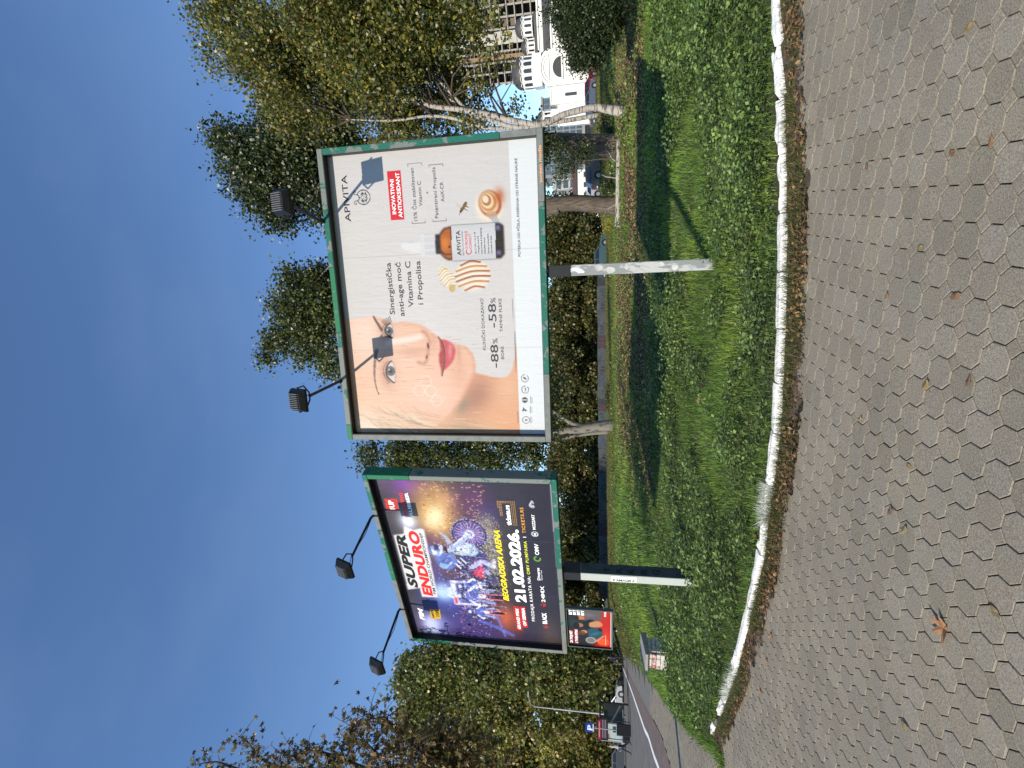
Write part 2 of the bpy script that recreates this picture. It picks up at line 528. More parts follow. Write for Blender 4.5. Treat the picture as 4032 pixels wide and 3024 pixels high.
# round the polyline
kp[:, 1] = np.convolve(np.pad(kp[:, 1], 25, mode='edge'), np.ones(51) / 51, mode='valid')
seg = np.concatenate([[0], np.cumsum(np.hypot(*np.diff(kp, axis=0).T))])
s0 = 0.0
def kpt(s):
    return np.array([np.interp(s, seg, kp[:, 0]), np.interp(s, seg, kp[:, 1])])
while s0 < seg[-1] - .3:
    Ls = RNG.uniform(.42, .50); nS = 9
    mid = kpt(s0 + Ls / 2)
    worn = (mid[0] > 1.55) or (mid[0] < -1.0 and mid[0] > -1.6) or mid[0] < -3.2
    # gaps: stones lost under the weeds
    if (mid[0] < -3.6 and RNG.random() < .35):
        s0 += Ls + .02; continue
    sink = RNG.uniform(-.006, .006) - (.008 if mid[0] < -3.3 else 0)
    tw = RNG.normal(0, .012 if worn else .004)
    vs = []; fs = []
    prof = [(0.0, -.06), (-.002, .03), (.003, .078), (.014, .091), (.055, .093), (.090, .090), (.10, .07), (.10, -.06)]
    for i in range(nS + 1):
        s = s0 + .006 + (Ls - .012) * i / nS
        p = kpt(s); t = kpt(s + .01) - kpt(s - .01); t /= np.linalg.norm(t); nrm = np.array([t[1], -t[0]])
        if nrm[1] < 0: nrm = -nrm
        g = tzs(p[0], p[1])
        endf = 1.0 if 0 < i < nS else .0
        for k, (u, h) in enumerate(prof):
            amp = .019 if worn else .006
            jx = amp * (float(vnoise(s * 9 + k * 3.7, k * 2.2, 1, 6)) - .5) * 2
            jz = amp * (float(vnoise(s * 7, k * 1.3, 1, 8)) - .7) * (1 if h > .05 else 0) * 1.8
            if worn and (i == 0 or i == nS) and h > .05: jz -= RNG.uniform(0, .03)
            uu = u + jx + tw * (i / nS - .5) * 4
            q = p + nrm * (uu - .005)
            vs.append((q[0], q[1], g + h + jz + sink + (-.004 if not endf and h > .08 else 0)))
    n = len(prof)
    for i in range(nS):
        for k in range(n - 1):
            fs.append((i * n + k, i * n + k + 1, (i + 1) * n + k + 1, (i + 1) * n + k))
    fs.append(tuple(range(n))); fs.append(tuple(reversed(range(nS * n, nS * n + n))))
    MB().add(vs, fs).build('kerb_stone', M_KERB, kerb)
    s0 += Ls

# ================================================================== ROAD SIDE (left)
def strip(name, pts_l, pts_r, m, dz, label, n=40):
    vs = []; fs = []
    for a, bq in zip(pts_l, pts_r):
        for k in range(7):
            q = np.array(a) + (np.array(bq) - np.array(a)) * k / 6
            vs.append((q[0], q[1], tzs(q[0], q[1]) + dz))
    for i in range(len(pts_l) - 1):
        for k in range(6):
            fs.append((i * 7 + k, i * 7 + k + 1, i * 7 + 8 + k, i * 7 + 7 + k))
    o = MB().add(vs, fs).build(name, m, smooth=True); tag(o, label, kind='structure'); return o
wl = lambda y: float(np.interp(y, [4, 10, 16.6, 18.3, 20.7, 22.9, 28.2, 36.9, 53.3, 95], [-6.4, -9.2, -12.13, -13., -14.0, -15.2, -17.7, -21.8, -29.7, -50]))
yy = np.concatenate([np.arange(2, 30, 1.0), np.arange(30, 96, 3.0)])
strip('road', [(wl(y) - 30 - y * .3, y) for y in yy], [(wl(y) - .05, y) for y in yy], M_ASPH, .012, 'grey asphalt road and parking beside the lawn')
M_RED = mat('red_paver', (.15, .115, .098), .9, .25, 2.5, bump=.3, bscale=50)
strip('cycle_path', [(wl(y) - .02, y) for y in yy if y < 60], [(float(redge(y)) + .04, y) for y in yy if y < 60], M_RED, .022, 'dull red paved band between the white line and the footway')
strip('line_marking', [(wl(y) - .10, y) for y in yy], [(wl(y) + .10, y) for y in yy], M_WHITE, .03, 'long white painted line along the edge of the road')
M_FARPAVE = mat('far_pavers', (.17, .16, .142), .9, .14, 5, bump=.3, bscale=30)
yf = [y for y in yy if y >= 19]
strip('far_footway', [(float(redge(y)) + .02, y) for y in yf], [(float(np.interp(y, EY, EX)) - .02, y) for y in yf], M_FARPAVE, .02, 'far stretch of the grey footway beside the lawn')

# ================================================================== POSTER PAINTING (flat print, as vertex colour)
class Canvas:
    def __init__(s, x0, x1, z0, z1, nx, nz, base):
        s.x0, s.x1, s.z0, s.z1, s.nx, s.nz = x0, x1, z0, z1, nx, nz
        s.X, s.Z = np.meshgrid(np.linspace(x0, x1, nx), np.linspace(z0, z1, nz))
        s.C = np.ones((nz, nx, 3)) * np.array(base)
        s.h = (x1 - x0) / (nx - 1)
    def put(s, m, col):
        s.C += (np.array(col) - s.C) * np.clip(m, 0, 1)[..., None]
    def blur(s, m, r):
        k = int(max(1, round(r / s.h)))
        if k < 1: return m
        for ax in (0, 1):
            for _ in range(2):
                p = np.pad(m, [(k, k) if q == ax else (0, 0) for q in (0, 1)], mode='edge')
                c = np.cumsum(p, axis=ax); c = np.insert(c, 0, 0, axis=ax)
                n = 2 * k + 1
                m = (np.take(c, range(n, c.shape[ax]), axis=ax) - np.take(c, range(0, c.shape[ax] - n), axis=ax)) / n
        return m
    def polym(s, pts):
        m = np.zeros(s.X.shape, bool)
        n = len(pts)
        for i in range(n):
            x1, z1 = pts[i]; x2, z2 = pts[(i + 1) % n]
            if z1 == z2: continue
            c = ((z1 > s.Z) != (z2 > s.Z)) & (s.X < (x2 - x1) * (s.Z - z1) / (z2 - z1) + x1)
            m ^= c
        return m.astype(float)
    def poly(s, pts, col, soft=0.0, a=1.0, clip=None):
        m = s.polym(pts)
        if soft > 0: m = s.blur(m, soft)
        if clip is not None: m = m * clip
        s.put(m * a, col); return m
    def win(s, x0, x1, z0, z1):
        i0 = int(max(0, (x0 - s.x0) / s.h - 1)); i1 = int(min(s.nx, (x1 - s.x0) / s.h + 2))
        hz = (s.z1 - s.z0) / (s.nz - 1)
        j0 = int(max(0, (z0 - s.z0) / hz - 1)); j1 = int(min(s.nz, (z1 - s.z0) / hz + 2))
        return (slice(j0, max(j0, j1)), slice(i0, max(i0, i1)))
    def putw(s, w, m, col, clip=None):
        if clip is not None: m = m * clip[w]
        C = s.C[w]
        C += (np.array(col) - C) * np.clip(m, 0, 1)[..., None]
    def blob(s, x, z, rx, rz, col, a=1.0, rot=0, p=1.0, clip=None):
        R = max(rx, rz) * 2.6
        w = s.win(x - R, x + R, z - R, z + R)
        dx, dz = s.X[w] - x, s.Z[w] - z
        c, sn = math.cos(rot), math.sin(rot)
        q = ((dx * c + dz * sn) / rx) ** 2 + ((-dx * sn + dz * c) / rz) ** 2
        s.putw(w, np.exp(-q ** p) * a, col, clip)
    def ell(s, x, z, rx, rz, col, a=1.0, rot=0, soft=.15):
        R = max(rx, rz) * 1.3
        w = s.win(x - R, x + R, z - R, z + R)
        dx, dz = s.X[w] - x, s.Z[w] - z
        c, sn = math.cos(rot), math.sin(rot)
        q = np.sqrt(((dx * c + dz * sn) / rx) ** 2 + ((-dx * sn + dz * c) / rz) ** 2)
        s.putw(w, (1 - sstep(1 - soft, 1 + soft * .3, q)) * a, col)
    def stroke(s, pts, wd, col, a=1.0, soft=.5, clip=None):
        P = np.array(pts); e = wd * 1.6 + .01
        w = s.win(P[:, 0].min() - e, P[:, 0].max() + e, P[:, 1].min() - e, P[:, 1].max() + e)
        X, Z = s.X[w], s.Z[w]
        d = np.full(X.shape, 9.0)
        for (x1, z1), (x2, z2) in zip(pts[:-1], pts[1:]):
            L2 = (x2 - x1) ** 2 + (z2 - z1) ** 2 + 1e-9
            t = np.clip(((X - x1) * (x2 - x1) + (Z - z1) * (z2 - z1)) / L2, 0, 1)
            d = np.minimum(d, np.hypot(X - x1 - t * (x2 - x1), Z - z1 - t * (z2 - z1)))
        m = 1 - sstep(wd * (1 - soft), wd * (1 + soft * .4) + 1e-4, d)
        s.putw(w, m * a, col, clip)
    def build(s, name, m, parent, y, zb):
        V = np.stack([s.X, np.full(s.X.shape, y), s.Z + zb], -1).reshape(-1, 3)
        ii = (np.arange(s.nz - 1)[:, None] * s.nx + np.arange(s.nx - 1)[None, :]).ravel()
        Q = np.stack([ii, ii + 1, ii + s.nx + 1, ii + s.nx], -1)
        me = np_mesh(name, V, Q, smooth=True, mats=[m])
        a = me.attributes.new('print', 'FLOAT_COLOR', 'POINT')
        c = np.ones((s.nx * s.nz, 4), np.float32); c[:, :3] = lin_arr(s.C.reshape(-1, 3)) * .62
        a.data.foreach_set('color', c.ravel())
        return link(name, me, parent)

def smooth(pts, n=6, closed=False):
    P = [np.array(p, float) for p in pts]; out = []
    N = len(P); rng_ = range(N if closed else N - 1)
    for i in rng_:
        p0 = P[(i - 1) % N] if closed or i > 0 else P[i]; p1 = P[i]; p2 = P[(i + 1) % N]; p3 = P[(i + 2) % N] if closed or i + 2 < N else p2
        for k in range(n):
            t = k / n
            out.append(tuple(.5 * (2 * p1 + (p2 - p0) * t + (2 * p0 - 5 * p1 + 4 * p2 - p3) * t * t + (3 * p1 - p0 - 3 * p2 + p3) * t ** 3)))
    if not closed: out.append(tuple(P[-1]))
    return out

def print_mat(name, rough=.55, crease=.35, seed=0.0, spec=.3):
    mt = bpy.data.materials.new(name); mt.use_nodes = True
    nt = mt.node_tree; N = nt.nodes; L = nt.links; b = N['Principled BSDF']
    a = N.new('ShaderNodeAttribute'); a.attribute_name = 'print'; L.new(a.outputs['Color'], b.inputs['Base Color'])
    b.inputs['Roughness'].default_value = rough; b.inputs['Specular IOR Level'].default_value = spec
    tc = N.new('ShaderNodeTexCoord')
    mp = N.new('ShaderNodeMapping'); mp.inputs['Scale'].default_value = (5, 1, 26); mp.inputs['Location'].default_value = (seed, seed, seed)
    mp2 = N.new('ShaderNodeMapping'); mp2.inputs['Scale'].default_value = (11, 1, 2.2); mp2.inputs['Location'].default_value = (seed + 3, 0, 1)
    L.new(tc.outputs['Object'], mp.inputs[0]); L.new(tc.outputs['Object'], mp2.inputs[0])
    n1 = N.new('ShaderNodeTexNoise'); n1.inputs['Scale'].default_value = 1.2; n1.inputs['Detail'].default_value = 4; n1.inputs['Roughness'].default_value = .7
    n2 = N.new('ShaderNodeTexNoise'); n2.inputs['Scale'].default_value = 1.0; n2.inputs['Detail'].default_value = 6; n2.inputs['Roughness'].default_value = .75
    L.new(mp2.outputs[0], n1.inputs['Vector']); L.new(mp.outputs[0], n2.inputs['Vector'])
    ad = N.new('ShaderNodeMath'); ad.operation = 'ADD'; L.new(n1.outputs['Fac'], ad.inputs[0]); L.new(n2.outputs['Fac'], ad.inputs[1])
    bp = N.new('ShaderNodeBump'); bp.inputs['Strength'].default_value = crease; bp.inputs['Distance'].default_value = .012
    L.new(n1.outputs['Fac'], bp.inputs['Height']); L.new(bp.outputs[0], b.inputs['Normal'])
    return mt

_fonts = {}
def text(s, x, z, width, cap, col, parent, y, zb, bold=0.0, shear=0.0, name='lettering', sp=1.0, mt=None, plane='xz', stack=False):
    cu = bpy.data.curves.new('t', 'FONT'); cu.body = s; cu.offset = bold; cu.shear = shear; cu.resolution_u = 3; cu.fill_mode = 'FRONT'; cu.space_character = sp
    ob = bpy.data.objects.new('t', cu); COL.objects.link(ob)
    dg = bpy.context.evaluated_depsgraph_get()
    me = bpy.data.meshes.new_from_object(ob.evaluated_get(dg))
    bpy.data.objects.remove(ob, do_unlink=True); bpy.data.curves.remove(cu)
    me.name = name
    n = len(me.vertices)
    co = np.zeros(n * 3, np.float32); me.vertices.foreach_get('co', co); co = co.reshape(-1, 3)
    mn, mxx = co[:, 0].min(), co[:, 0].max()
    sx = width / max(mxx - mn, 1e-5); sz = cap / (.729 + 2 * bold)
    nx = x + (co[:, 0] - mn) * sx; nz = z + co[:, 1] * sz + zb
    if plane == 'xz': co = np.stack([nx, np.full(n, y), nz], -1)
    else: co = np.stack([np.full(n, y), nx, nz], -1)
    me.vertices.foreach_set('co', co.astype(np.float32).ravel())
    if mt is None:
        mt = mat('ink_%02x%02x%02x' % tuple(int(c * 255) for c in col), srgb(*col), .6)
    me.materials.clear(); me.materials.append(mt); me.update()
    return link(name, me, parent)

# ================================================================== BILLBOARDS
def peel_mat(name, green, grey, lo, hi, sc=5.0):
    return mat(name, green, .6, col2=grey, vscale=sc, bump=.25, bscale=40, thresh=(lo, hi), stretch=(1, 1, 1))
M_GRN1 = peel_mat('peeling_green_paint', (.010, .115, .08), (.15, .17, .155), .53, .56)
M_GRN2 = peel_mat('mostly_peeled_paint', (.010, .115, .08), (.16, .18, .165), .40, .43)
M_GRN3 = peel_mat('bright_green_paint', (.010, .145, .065), (.17, .19, .17), .62, .65)
M_GREY = mat('weathered_zinc', (.155, .17, .16), .6, .22, 8, bump=.2, bscale=30)
M_DKGREY = mat('dark_weathered_frame', (.07, .085, .085), .6, col2=(.02, .12, .09), vscale=7, thresh=(.55, .6))
M_BACK = mat('plywood_back', (.10, .08, .06), .8, .2, 4)
M_LENS = mat('floodlight_lens', (.35, .37, .38), .25, .25, 18, spec=.6)
M_FIN = mat('floodlight_fins', (.16, .165, .17), .5, .2, 20, metal=.3)
M_POSTW = mat('peeling_grey_post', (.22, .24, .235), .7, col2=(.42, .43, .41), vscale=5, bump=.3, bscale=40, thresh=(.52, .56), stretch=(1.6, 1.6, .45))
M_POSTL = mat('pale_painted_post', (.40, .43, .40), .7, col2=(.36, .38, .37), vscale=6, thresh=(.5, .8))

def floodlight(parent, sA, zA, sL, zL, nrm, tilt, M_house):
    """arm from the frame top to a finned lamp standing nrm metres in front; local board coords (y<0 is front)"""
    A = np.array([sA, .02, zA]); Lp = np.array([sL, -nrm, zL])
    # housing: local box, glass faces the board and down
    d = (A - Lp); d /= np.linalg.norm(d)
    back = -np.array([0, math.cos(tilt), -math.sin(tilt)])        # away from the board
    up = np.array([0, math.sin(tilt), math.cos(tilt)])
    rt = np.array([1., 0, 0])
    R = Matrix(((rt[0], back[0], up[0]), (rt[1], back[1], up[1]), (rt[2], back[2], up[2])))
    W_, D_, H_ = .30, .10, .27
    hb = MB()
    fr = lambda p: tuple(R @ Vector(p) + Vector(Lp))
    outline = [(-W_ / 2, -D_ / 2, -H_ / 2), (W_ / 2, -D_ / 2, -H_ / 2), (W_ / 2, -D_ / 2, H_ / 2), (-W_ / 2, -D_ / 2, H_ / 2)]
    mid = [(x, -D_ / 2 + .035, z) for x, y_, z in outline]
    bk = [(x * .72, D_ / 2, z * .72) for x, y_, z in outline]
    vs = [fr(p) for p in outline + mid + bk]
    fs = [(0, 1, 2, 3)] + [(i, (i + 1) % 4, (i + 1) % 4 + 4, i + 4) for i in range(4)] + [(i + 4, (i + 1) % 4 + 4, (i + 1) % 4 + 8, i + 8) for i in range(4)] + [(11, 10, 9, 8)]
    hb.add(vs, fs)
    lamp = hb.build('floodlight', M_house, parent)
    fb = MB()
    for k in range(9):
        x = -.10 + .2 * k / 8
        fb.add([fr(p) for p in [(x - .004, .02, -.11), (x + .004, .02, -.11), (x + .004, .075, -.085), (x - .004, .075, -.085), (x - .004, .02, .11), (x + .004, .02, .11), (x + .004, .075, .085), (x - .004, .075, .085)]],
               [(0, 3, 2, 1), (4, 5, 6, 7), (0, 1, 5, 4), (1, 2, 6, 5), (2, 3, 7, 6), (3, 0, 4, 7)])
    fb.build('cooling_fins', M_FIN, lamp)
    MB().add([fr((x * .9, -D_ / 2 - .004, z * .9)) for x, y_, z in outline], [(0, 1, 2, 3)]).build('lens', M_LENS, lamp)
    # U bracket + arm
    qd = A - Lp; qd[0] *= .3; qd /= np.linalg.norm(qd)          # the U bracket hangs towards the arm
    piv = Lp + qd * (H_ / 2 + .12)
    br = MB()
    for sx in (-1, 1):
        e0 = Lp + rt * sx * (W_ / 2 + .012)
        br.tube([tuple(e0), tuple(e0 + qd * (H_ / 2 + .02)), tuple(piv + rt * sx * .05), tuple(piv)], .011, 6)
    br.build('bracket', M_BLACK, lamp)
    MB().tube([tuple(A), tuple(A + (piv - A) * .08 + np.array([0, 0, .03])), tuple(piv)], [.024, .022, .02], 8).build('arm', M_BLACK, lamp)
    MB().tube([tuple(A + np.array([.02, 0, .01])), tuple((A + piv) / 2 + np.array([.015, 0, -.035])), tuple(piv + np.array([.02, 0, 0])), fr((.05, .03, -.12))], .006, 5).build('cable', M_BLACK, lamp)
    return lamp

def billboard(label, BL, yaw, ft, W_=4.2, H_=3.155, post_s=2.1, post=(.16, .2), post_m=None, frames=None, lamps=(), ground=None, house=None, collar=.32):
    g = ground
    root = thing('billboard', label, 'billboard', (BL[0], BL[1], g), yaw)
    zb = BL[2] - g
    b, dp = ft, .22
    # frame bars: (name, segments (from,to,material))
    for side, segs in frames.items():
        for a0, a1, mt_ in segs:
            bar = MB()
            if side == 'bottom': bar.bbox(((a0 + a1) / 2, dp / 2, zb + b / 2), (a1 - a0 - .002, dp, b), .006)
            if side == 'top': bar.bbox(((a0 + a1) / 2, dp / 2, zb + H_ - b / 2), (a1 - a0 - .002, dp, b), .006)
            if side == 'left': bar.bbox((b / 2, dp / 2, zb + (a0 + a1) / 2), (b, dp - .004, a1 - a0 - .002), .006)
            if side == 'right': bar.bbox((W_ - b / 2, dp / 2, zb + (a0 + a1) / 2), (b, dp - .004, a1 - a0 - .002), .006)
            bar.build('frame_bar', mt_, root)
    MB().box((W_ / 2, .165, zb + H_ / 2), (W_ - 2 * b, .03, H_ - 2 * b)).build('backing_panel', M_BACK, root)
    for cx_, cz_, dx_, dz_ in ((W_ / 2, b + .003, W_ - 2 * b, .005), (W_ / 2, H_ - b - .003, W_ - 2 * b, .005), (b + .003, H_ / 2, .005, H_ - 2 * b - .014), (W_ - b - .003, H_ / 2, .005, H_ - 2 * b - .014)):
        MB().box((cx_, .062, zb + cz_), (dx_, .108, dz_)).build('reveal_shade_strip', M_BLACK, root)  # black strips added to stand in for shade inside the frame
    rear = MB()
    rear.box((W_ / 2, .27, zb + .35), (W_ - .4, .09, .10)); 
    rear.build('rear_beam', M_GREY, root)
    MB().box((W_ / 2, .27, zb + H_ - .6), (W_ - .4, .09, .10)).build('rear_beam', M_GREY, root)
    pw, pd = post
    MB().bbox((post_s, .06 + pd / 2, (zb + .002 - collar) / 2 - .1), (pw, pd, zb - collar + .2), .008).build('post', post_m, root)
    MB().bbox((post_s, .19 + .055, zb + H_ / 2 - .4), (pw * .9, .11, H_ - .9), .006).build('upright', M_GREY, root)
    MB().bbox((post_s, .06 + pd / 2, zb - collar / 2 - .003), (pw + .012, pd + .012, collar), .006).build('collar', M_BLACK, root)
    for l in lamps:
        floodlight(root, l[0], zb + H_ - .01, l[1], zb + l[2], l[3], l[4], house or M_BLACK)
    return root, zb

YP = .135     # poster plane behind the frame front
INK = (.23, .23, .26)
# ---------------- billboard 1: skin serum advertisement
B1, ZB1 = billboard('large pale billboard showing a woman’s face and a brown dropper bottle', (-.843, 7.284, 2.333), -.1992, .082,
    post_s=2.40, post=(.145, .18), post_m=M_POSTW, ground=tzs(1.4, 6.9) + .06,
    frames={'top': [(0, .24, M_GRN3), (.24, 1.44, M_GRN2), (1.44, 1.65, M_GRN1), (1.65, 2.6, M_GRN3), (2.6, 3.39, M_GRN1), (3.39, 4.2, M_GRN2)],
            'bottom': [(0, 1.0, M_GREY), (1.0, 3.3, M_GRN1), (3.3, 4.2, M_GREY)],
            'left': [(.082, 3.073, M_GREY)], 'right': [(.082, .56, M_GREY), (.56, 3.073, M_GRN1)]},
    lamps=((.924, .87, 3.22, 1.05, .35), (3.228, 3.35, 3.12, 1.03, .35)))
c = Canvas(.082, 4.118, .082, 3.073, 420, 312, (.855, .845, .84))
c.C += (fbm(c.X, c.Z, 1.2, 1) - .5)[..., None] * .03
SK = (.93, .745, .64)
face = [(1.825, 3.1), (1.838, 2.892), (1.85, 2.735), (1.872, 2.608), (1.84, 2.5), (1.80, 2.40), (1.765, 2.283), (1.772, 2.131), (1.755, 1.981), (1.701, 1.836), (1.609, 1.713), (1.518, 1.60), (1.443, 1.455), (1.425, 1.33), (1.385, 1.205), (1.276, 1.115), (1.133, 1.086), (1.0, 1.105), (.95, .893), (.925, .713), (.945, .622), (1.037, .55), (1.231, .50), (1.405, .482), (1.45, .40), (.0, .40), (.0, 3.1)]
fm = c.poly(face, SK, .008)
c.blob(1.62, 2.78, .45, .4, (.965, .86, .80), .8, clip=fm); c.blob(1.25, 2.2, .35, .3, (.955, .82, .74), .6, clip=fm)
c.blob(.75, 2.0, .5, .45, (.945, .78, .68), .7, clip=fm); c.blob(.35, 2.6, .6, .5, (.93, .78, .66), .6, clip=fm)
c.blob(.25, 1.75, .3, .6, (.90, .68, .56), .5, clip=fm)
neck = c.polym(smooth([(1.12, 1.07), (1.0, 1.105), (.844, 1.191), (.606, 1.336), (.494, 1.427), (.30, 1.62), (.08, 1.85)], 5) + [(-.1, 1.85), (-.1, .4), (1.5, .4), (1.405, .482), (1.04, .55), (.94, .62), (.92, .71), (.95, .9)])
neck = c.blur(neck, .012) * fm
c.put(neck, (.885, .66, .52))
c.blob(.62, 1.12, .33, .22, (.66, .46, .38), .85, rot=-.5, clip=neck); c.blob(.50, 1.33, .16, .10, (.50, .46, .38), .75, rot=-.6, clip=neck)
c.blob(.80, .62, .3, .2, (.93, .74, .60), .7, clip=neck); c.blob(.25, .75, .28, .5, (.93, .70, .52), .6, clip=neck)
c.blob(.15, 1.35, .12, .35, (.70, .60, .48), .7, clip=fm)
# jaw / cheek shading
c.stroke(smooth([(1.40, 1.22), (1.27, 1.125), (1.13, 1.10), (.99, 1.12), (.84, 1.20), (.6, 1.345), (.45, 1.46)], 5), .05, (.85, .60, .49), .5, .95, clip=fm)
c.stroke(smooth([(1.84, 2.55), (1.78, 2.3), (1.77, 2.1), (1.75, 1.98), (1.69, 1.83), (1.52, 1.60), (1.43, 1.4), (1.40, 1.22)], 5), .05, (.87, .63, .50), .45, .95, clip=fm)
# nose
c.blob(1.33, 2.05, .08, .28, (.85, .63, .53), .6, clip=fm); c.blob(1.03, 2.44, .26, .17, (.85, .66, .58), .5, clip=fm); c.blob(1.66, 2.42, .16, .15, (.85, .66, .58), .5, clip=fm); c.blob(.62, 1.75, .3, .35, (.96, .80, .72), .6, clip=fm); c.blob(1.0, 1.35, .25, .12, (.88, .66, .54), .5, clip=fm); c.stroke(smooth([(1.47, 2.42), (1.50, 2.2), (1.53, 2.0), (1.555, 1.90)], 5), .055, (.985, .91, .87), .85, .9, clip=fm)
c.stroke(smooth([(1.625, 1.86), (1.60, 1.81), (1.52, 1.772), (1.45, 1.765), (1.40, 1.79), (1.30, 1.80), (1.20, 1.83), (1.15, 1.88), (1.17, 1.96)], 5), .034, (.74, .50, .42), .55, .95, clip=fm)
c.ell(1.415, 1.79, .055, .022, (.36, .2, .18), .9, .15, .5); c.ell(1.25, 1.825, .04, .018, (.42, .25, .22), .85, -.3, .5)
c.blob(1.50, 1.70, .12, .05, (.84, .61, .52), .5, clip=fm)
# lips
up_lip = smooth([(1.536, 1.63), (1.47, 1.605), (1.41, 1.61), (1.36, 1.60), (1.28, 1.63), (1.17, 1.635), (1.08, 1.62), (.975, 1.612), (1.08, 1.575), (1.2, 1.548), (1.32, 1.54), (1.45, 1.56)], 4, True)
lo_lip = smooth([(1.50, 1.575), (1.44, 1.555), (1.32, 1.54), (1.2, 1.545), (1.05, 1.585), (1.10, 1.50), (1.18, 1.43), (1.27, 1.39), (1.36, 1.38), (1.43, 1.41), (1.485, 1.49)], 4, True)
c.poly(lo_lip, (.80, .30, .33), .006); c.poly(up_lip, (.69, .22, .25), .006)
c.blob(1.33, 1.46, .12, .035, (.93, .55, .56), .9, rot=-.1); c.stroke(smooth([(1.54, 1.625), (1.45, 1.567), (1.32, 1.545), (1.2, 1.548), (1.06, 1.58), (.96, 1.61)], 4), .009, (.30, .10, .12), .9, .4)
c.blob(1.30, 1.33, .16, .035, (.82, .58, .48), .6, clip=fm)
# eyes
def eye(cx, cz, k, w_, h_, ix):
    al = smooth([(cx - w_, cz - .035), (cx - w_ * .5, cz + h_ * .7), (cx, cz + h_), (cx + w_ * .6, cz + h_ * .65), (cx + w_, cz - .02), (cx + w_ * .5, cz - h_ * .75), (cx - w_ * .3, cz - h_ * .8)], 5, True)
    c.blob(cx, cz + h_ * .9, w_ * 1.25, h_ * 1.1, (.74, .54, .47), .75, clip=fm)
    m_ = c.poly(al, (.86, .83, .82), .006)
    m_ = np.clip(m_, 0, 1)
    q = np.hypot(c.X - ix, c.Z - cz - .01)
    c.put((1 - sstep(h_ * .86, h_ * .98, q)) * m_, (.36, .37, .40)); c.put((1 - sstep(h_ * .3, h_ * .5, q)) * m_, (.08, .08, .09))
    c.blob(ix + .02, cz + .03, .014, .014, (1, 1, 1), .9)
    c.stroke(al[0:21], .013, (.10, .07, .07), .95, .5)
    c.stroke([(p[0], p[1] + .045) for p in al[1:20]], .010, (.58, .38, .32), .7, .7, clip=fm)
    c.stroke(al[20:], .007, (.60, .42, .38), .6, .6, clip=fm)
eye(1.03, 2.40, 1, .165, .082, 1.045); eye(1.65, 2.37, 1, .105, .072, 1.645)
for k in range(6):
    c.stroke([(1.735 + .008 * k, 2.43 - .02 * k), (1.80 + .012 * k, 2.475 - .025 * k)], .006, (.12, .1, .1), .9, .5)
    c.stroke([(.88 + .03 * k, 2.44 + .008 * k), (.855 + .03 * k, 2.48 + .01 * k)], .005, (.12, .1, .1), .7, .5)
bl_ = smooth([(1.37, 2.60), (1.25, 2.635), (1.10, 2.665), (.95, 2.678), (.80, 2.668), (.68, 2.635)], 6)
for j, (x0, z0) in enumerate(bl_[:-1]):
    t = j / (len(bl_) - 1)
    c.stroke([(x0, z0), bl_[j + 1]], .030 * (1 - .75 * t), (.46, .36, .32), .42, .95)
for k in range(70):
    t = RNG.random(); q = bl_[int(t * (len(bl_) - 2))]; wv = .026 * (1 - .7 * t)
    x0, z0 = q[0], q[1] + RNG.uniform(-1, 1) * wv
    c.stroke([(x0 + .01, z0 - .008), (x0 - .03, z0 + .012 * (1 - 1.6 * t))], .005, (.28, .22, .20), .35, .8)
br_ = smooth([(1.66, 2.49), (1.74, 2.535), (1.81, 2.575), (1.868, 2.60)], 6)
for j, q in enumerate(br_[:-1]):
    c.stroke([q, br_[j + 1]], .026 * (1 - .4 * j / len(br_)), (.36, .28, .26), .6, .9)
# hair wisps, pale, at the left edge
for k in range(130):
    x0, z0 = RNG.uniform(.06, .52), RNG.uniform(2.05, 3.08)
    col = ((.97, .94, .88), (.72, .66, .56), (.88, .80, .66), (.52, .48, .42))[RNG.integers(4)]
    c.stroke(smooth([(x0, z0), (x0 - .10, z0 - .14), (x0 - .16, z0 - .4)], 3), RNG.uniform(.006, .022), col, RNG.uniform(.2, .5) * (1.3 - 1.6 * x0), .85, clip=fm)
c.blob(.12, 2.95, .25, .2, (.95, .93, .88), .6, clip=fm)
for k in range(14):
    x0 = RNG.uniform(.1, .3); c.stroke([(x0, RNG.uniform(1.0, 2.2)), (x0 - .1, RNG.uniform(.6, 1.0))], .010, (.86, .78, .66), .35, .8, clip=fm)
for hx, hz in ((.886, 1.863), (.73, 1.80), (.74, 1.98), (.59, 1.72)):
    hp = [(hx + .092 * math.cos(a), hz + .092 * math.sin(a)) for a in np.linspace(0, 2 * math.pi, 7) + .4]
    c.stroke(hp, .009, (1, .97, .93), .38, .7)
# paper creases and white foot strip
c.poly([(0, 0), (4.3, 0), (4.3, .472), (0, .472)], (.925, .945, .955))
for xs in (1.36, 2.72):
    c.stroke([(xs, .08), (xs + .004, 3.07)], .004, (.62, .62, .62), .35, .5)
for k in range(70):
    x0, z0 = RNG.uniform(.1, 1.75), RNG.uniform(.6, 3.0); ln = RNG.uniform(.05, .22)
    c.stroke([(x0, z0), (x0 + RNG.normal(0, .012), z0 + ln)], .004, ((.72, .52, .42), (1, .93, .87))[k % 2], .45, .7)
for k in range(240):
    x0, z0 = RNG.uniform(.9, 4.1), RNG.uniform(.5, 3.0)
    c.blob(x0, z0, .012, .006, (.70, .69, .68), .35)
# red box, brackets
c.poly([(3.212, 2.003), (3.867, 2.001), (3.867, 2.199), (3.212, 2.203)], (.88, .13, .18))
for x_, z0, z1, dx in ((3.148, 1.694, 1.892, .03), (3.931, 1.691, 1.891, -.03), (3.152, 1.393, 1.587, .03), (3.896, 1.389, 1.587, -.03)):
    c.stroke([(x_ + dx, z0), (x_, z0), (x_, z1), (x_ + dx, z1)], .005, (.42, .42, .45), .9, .4)
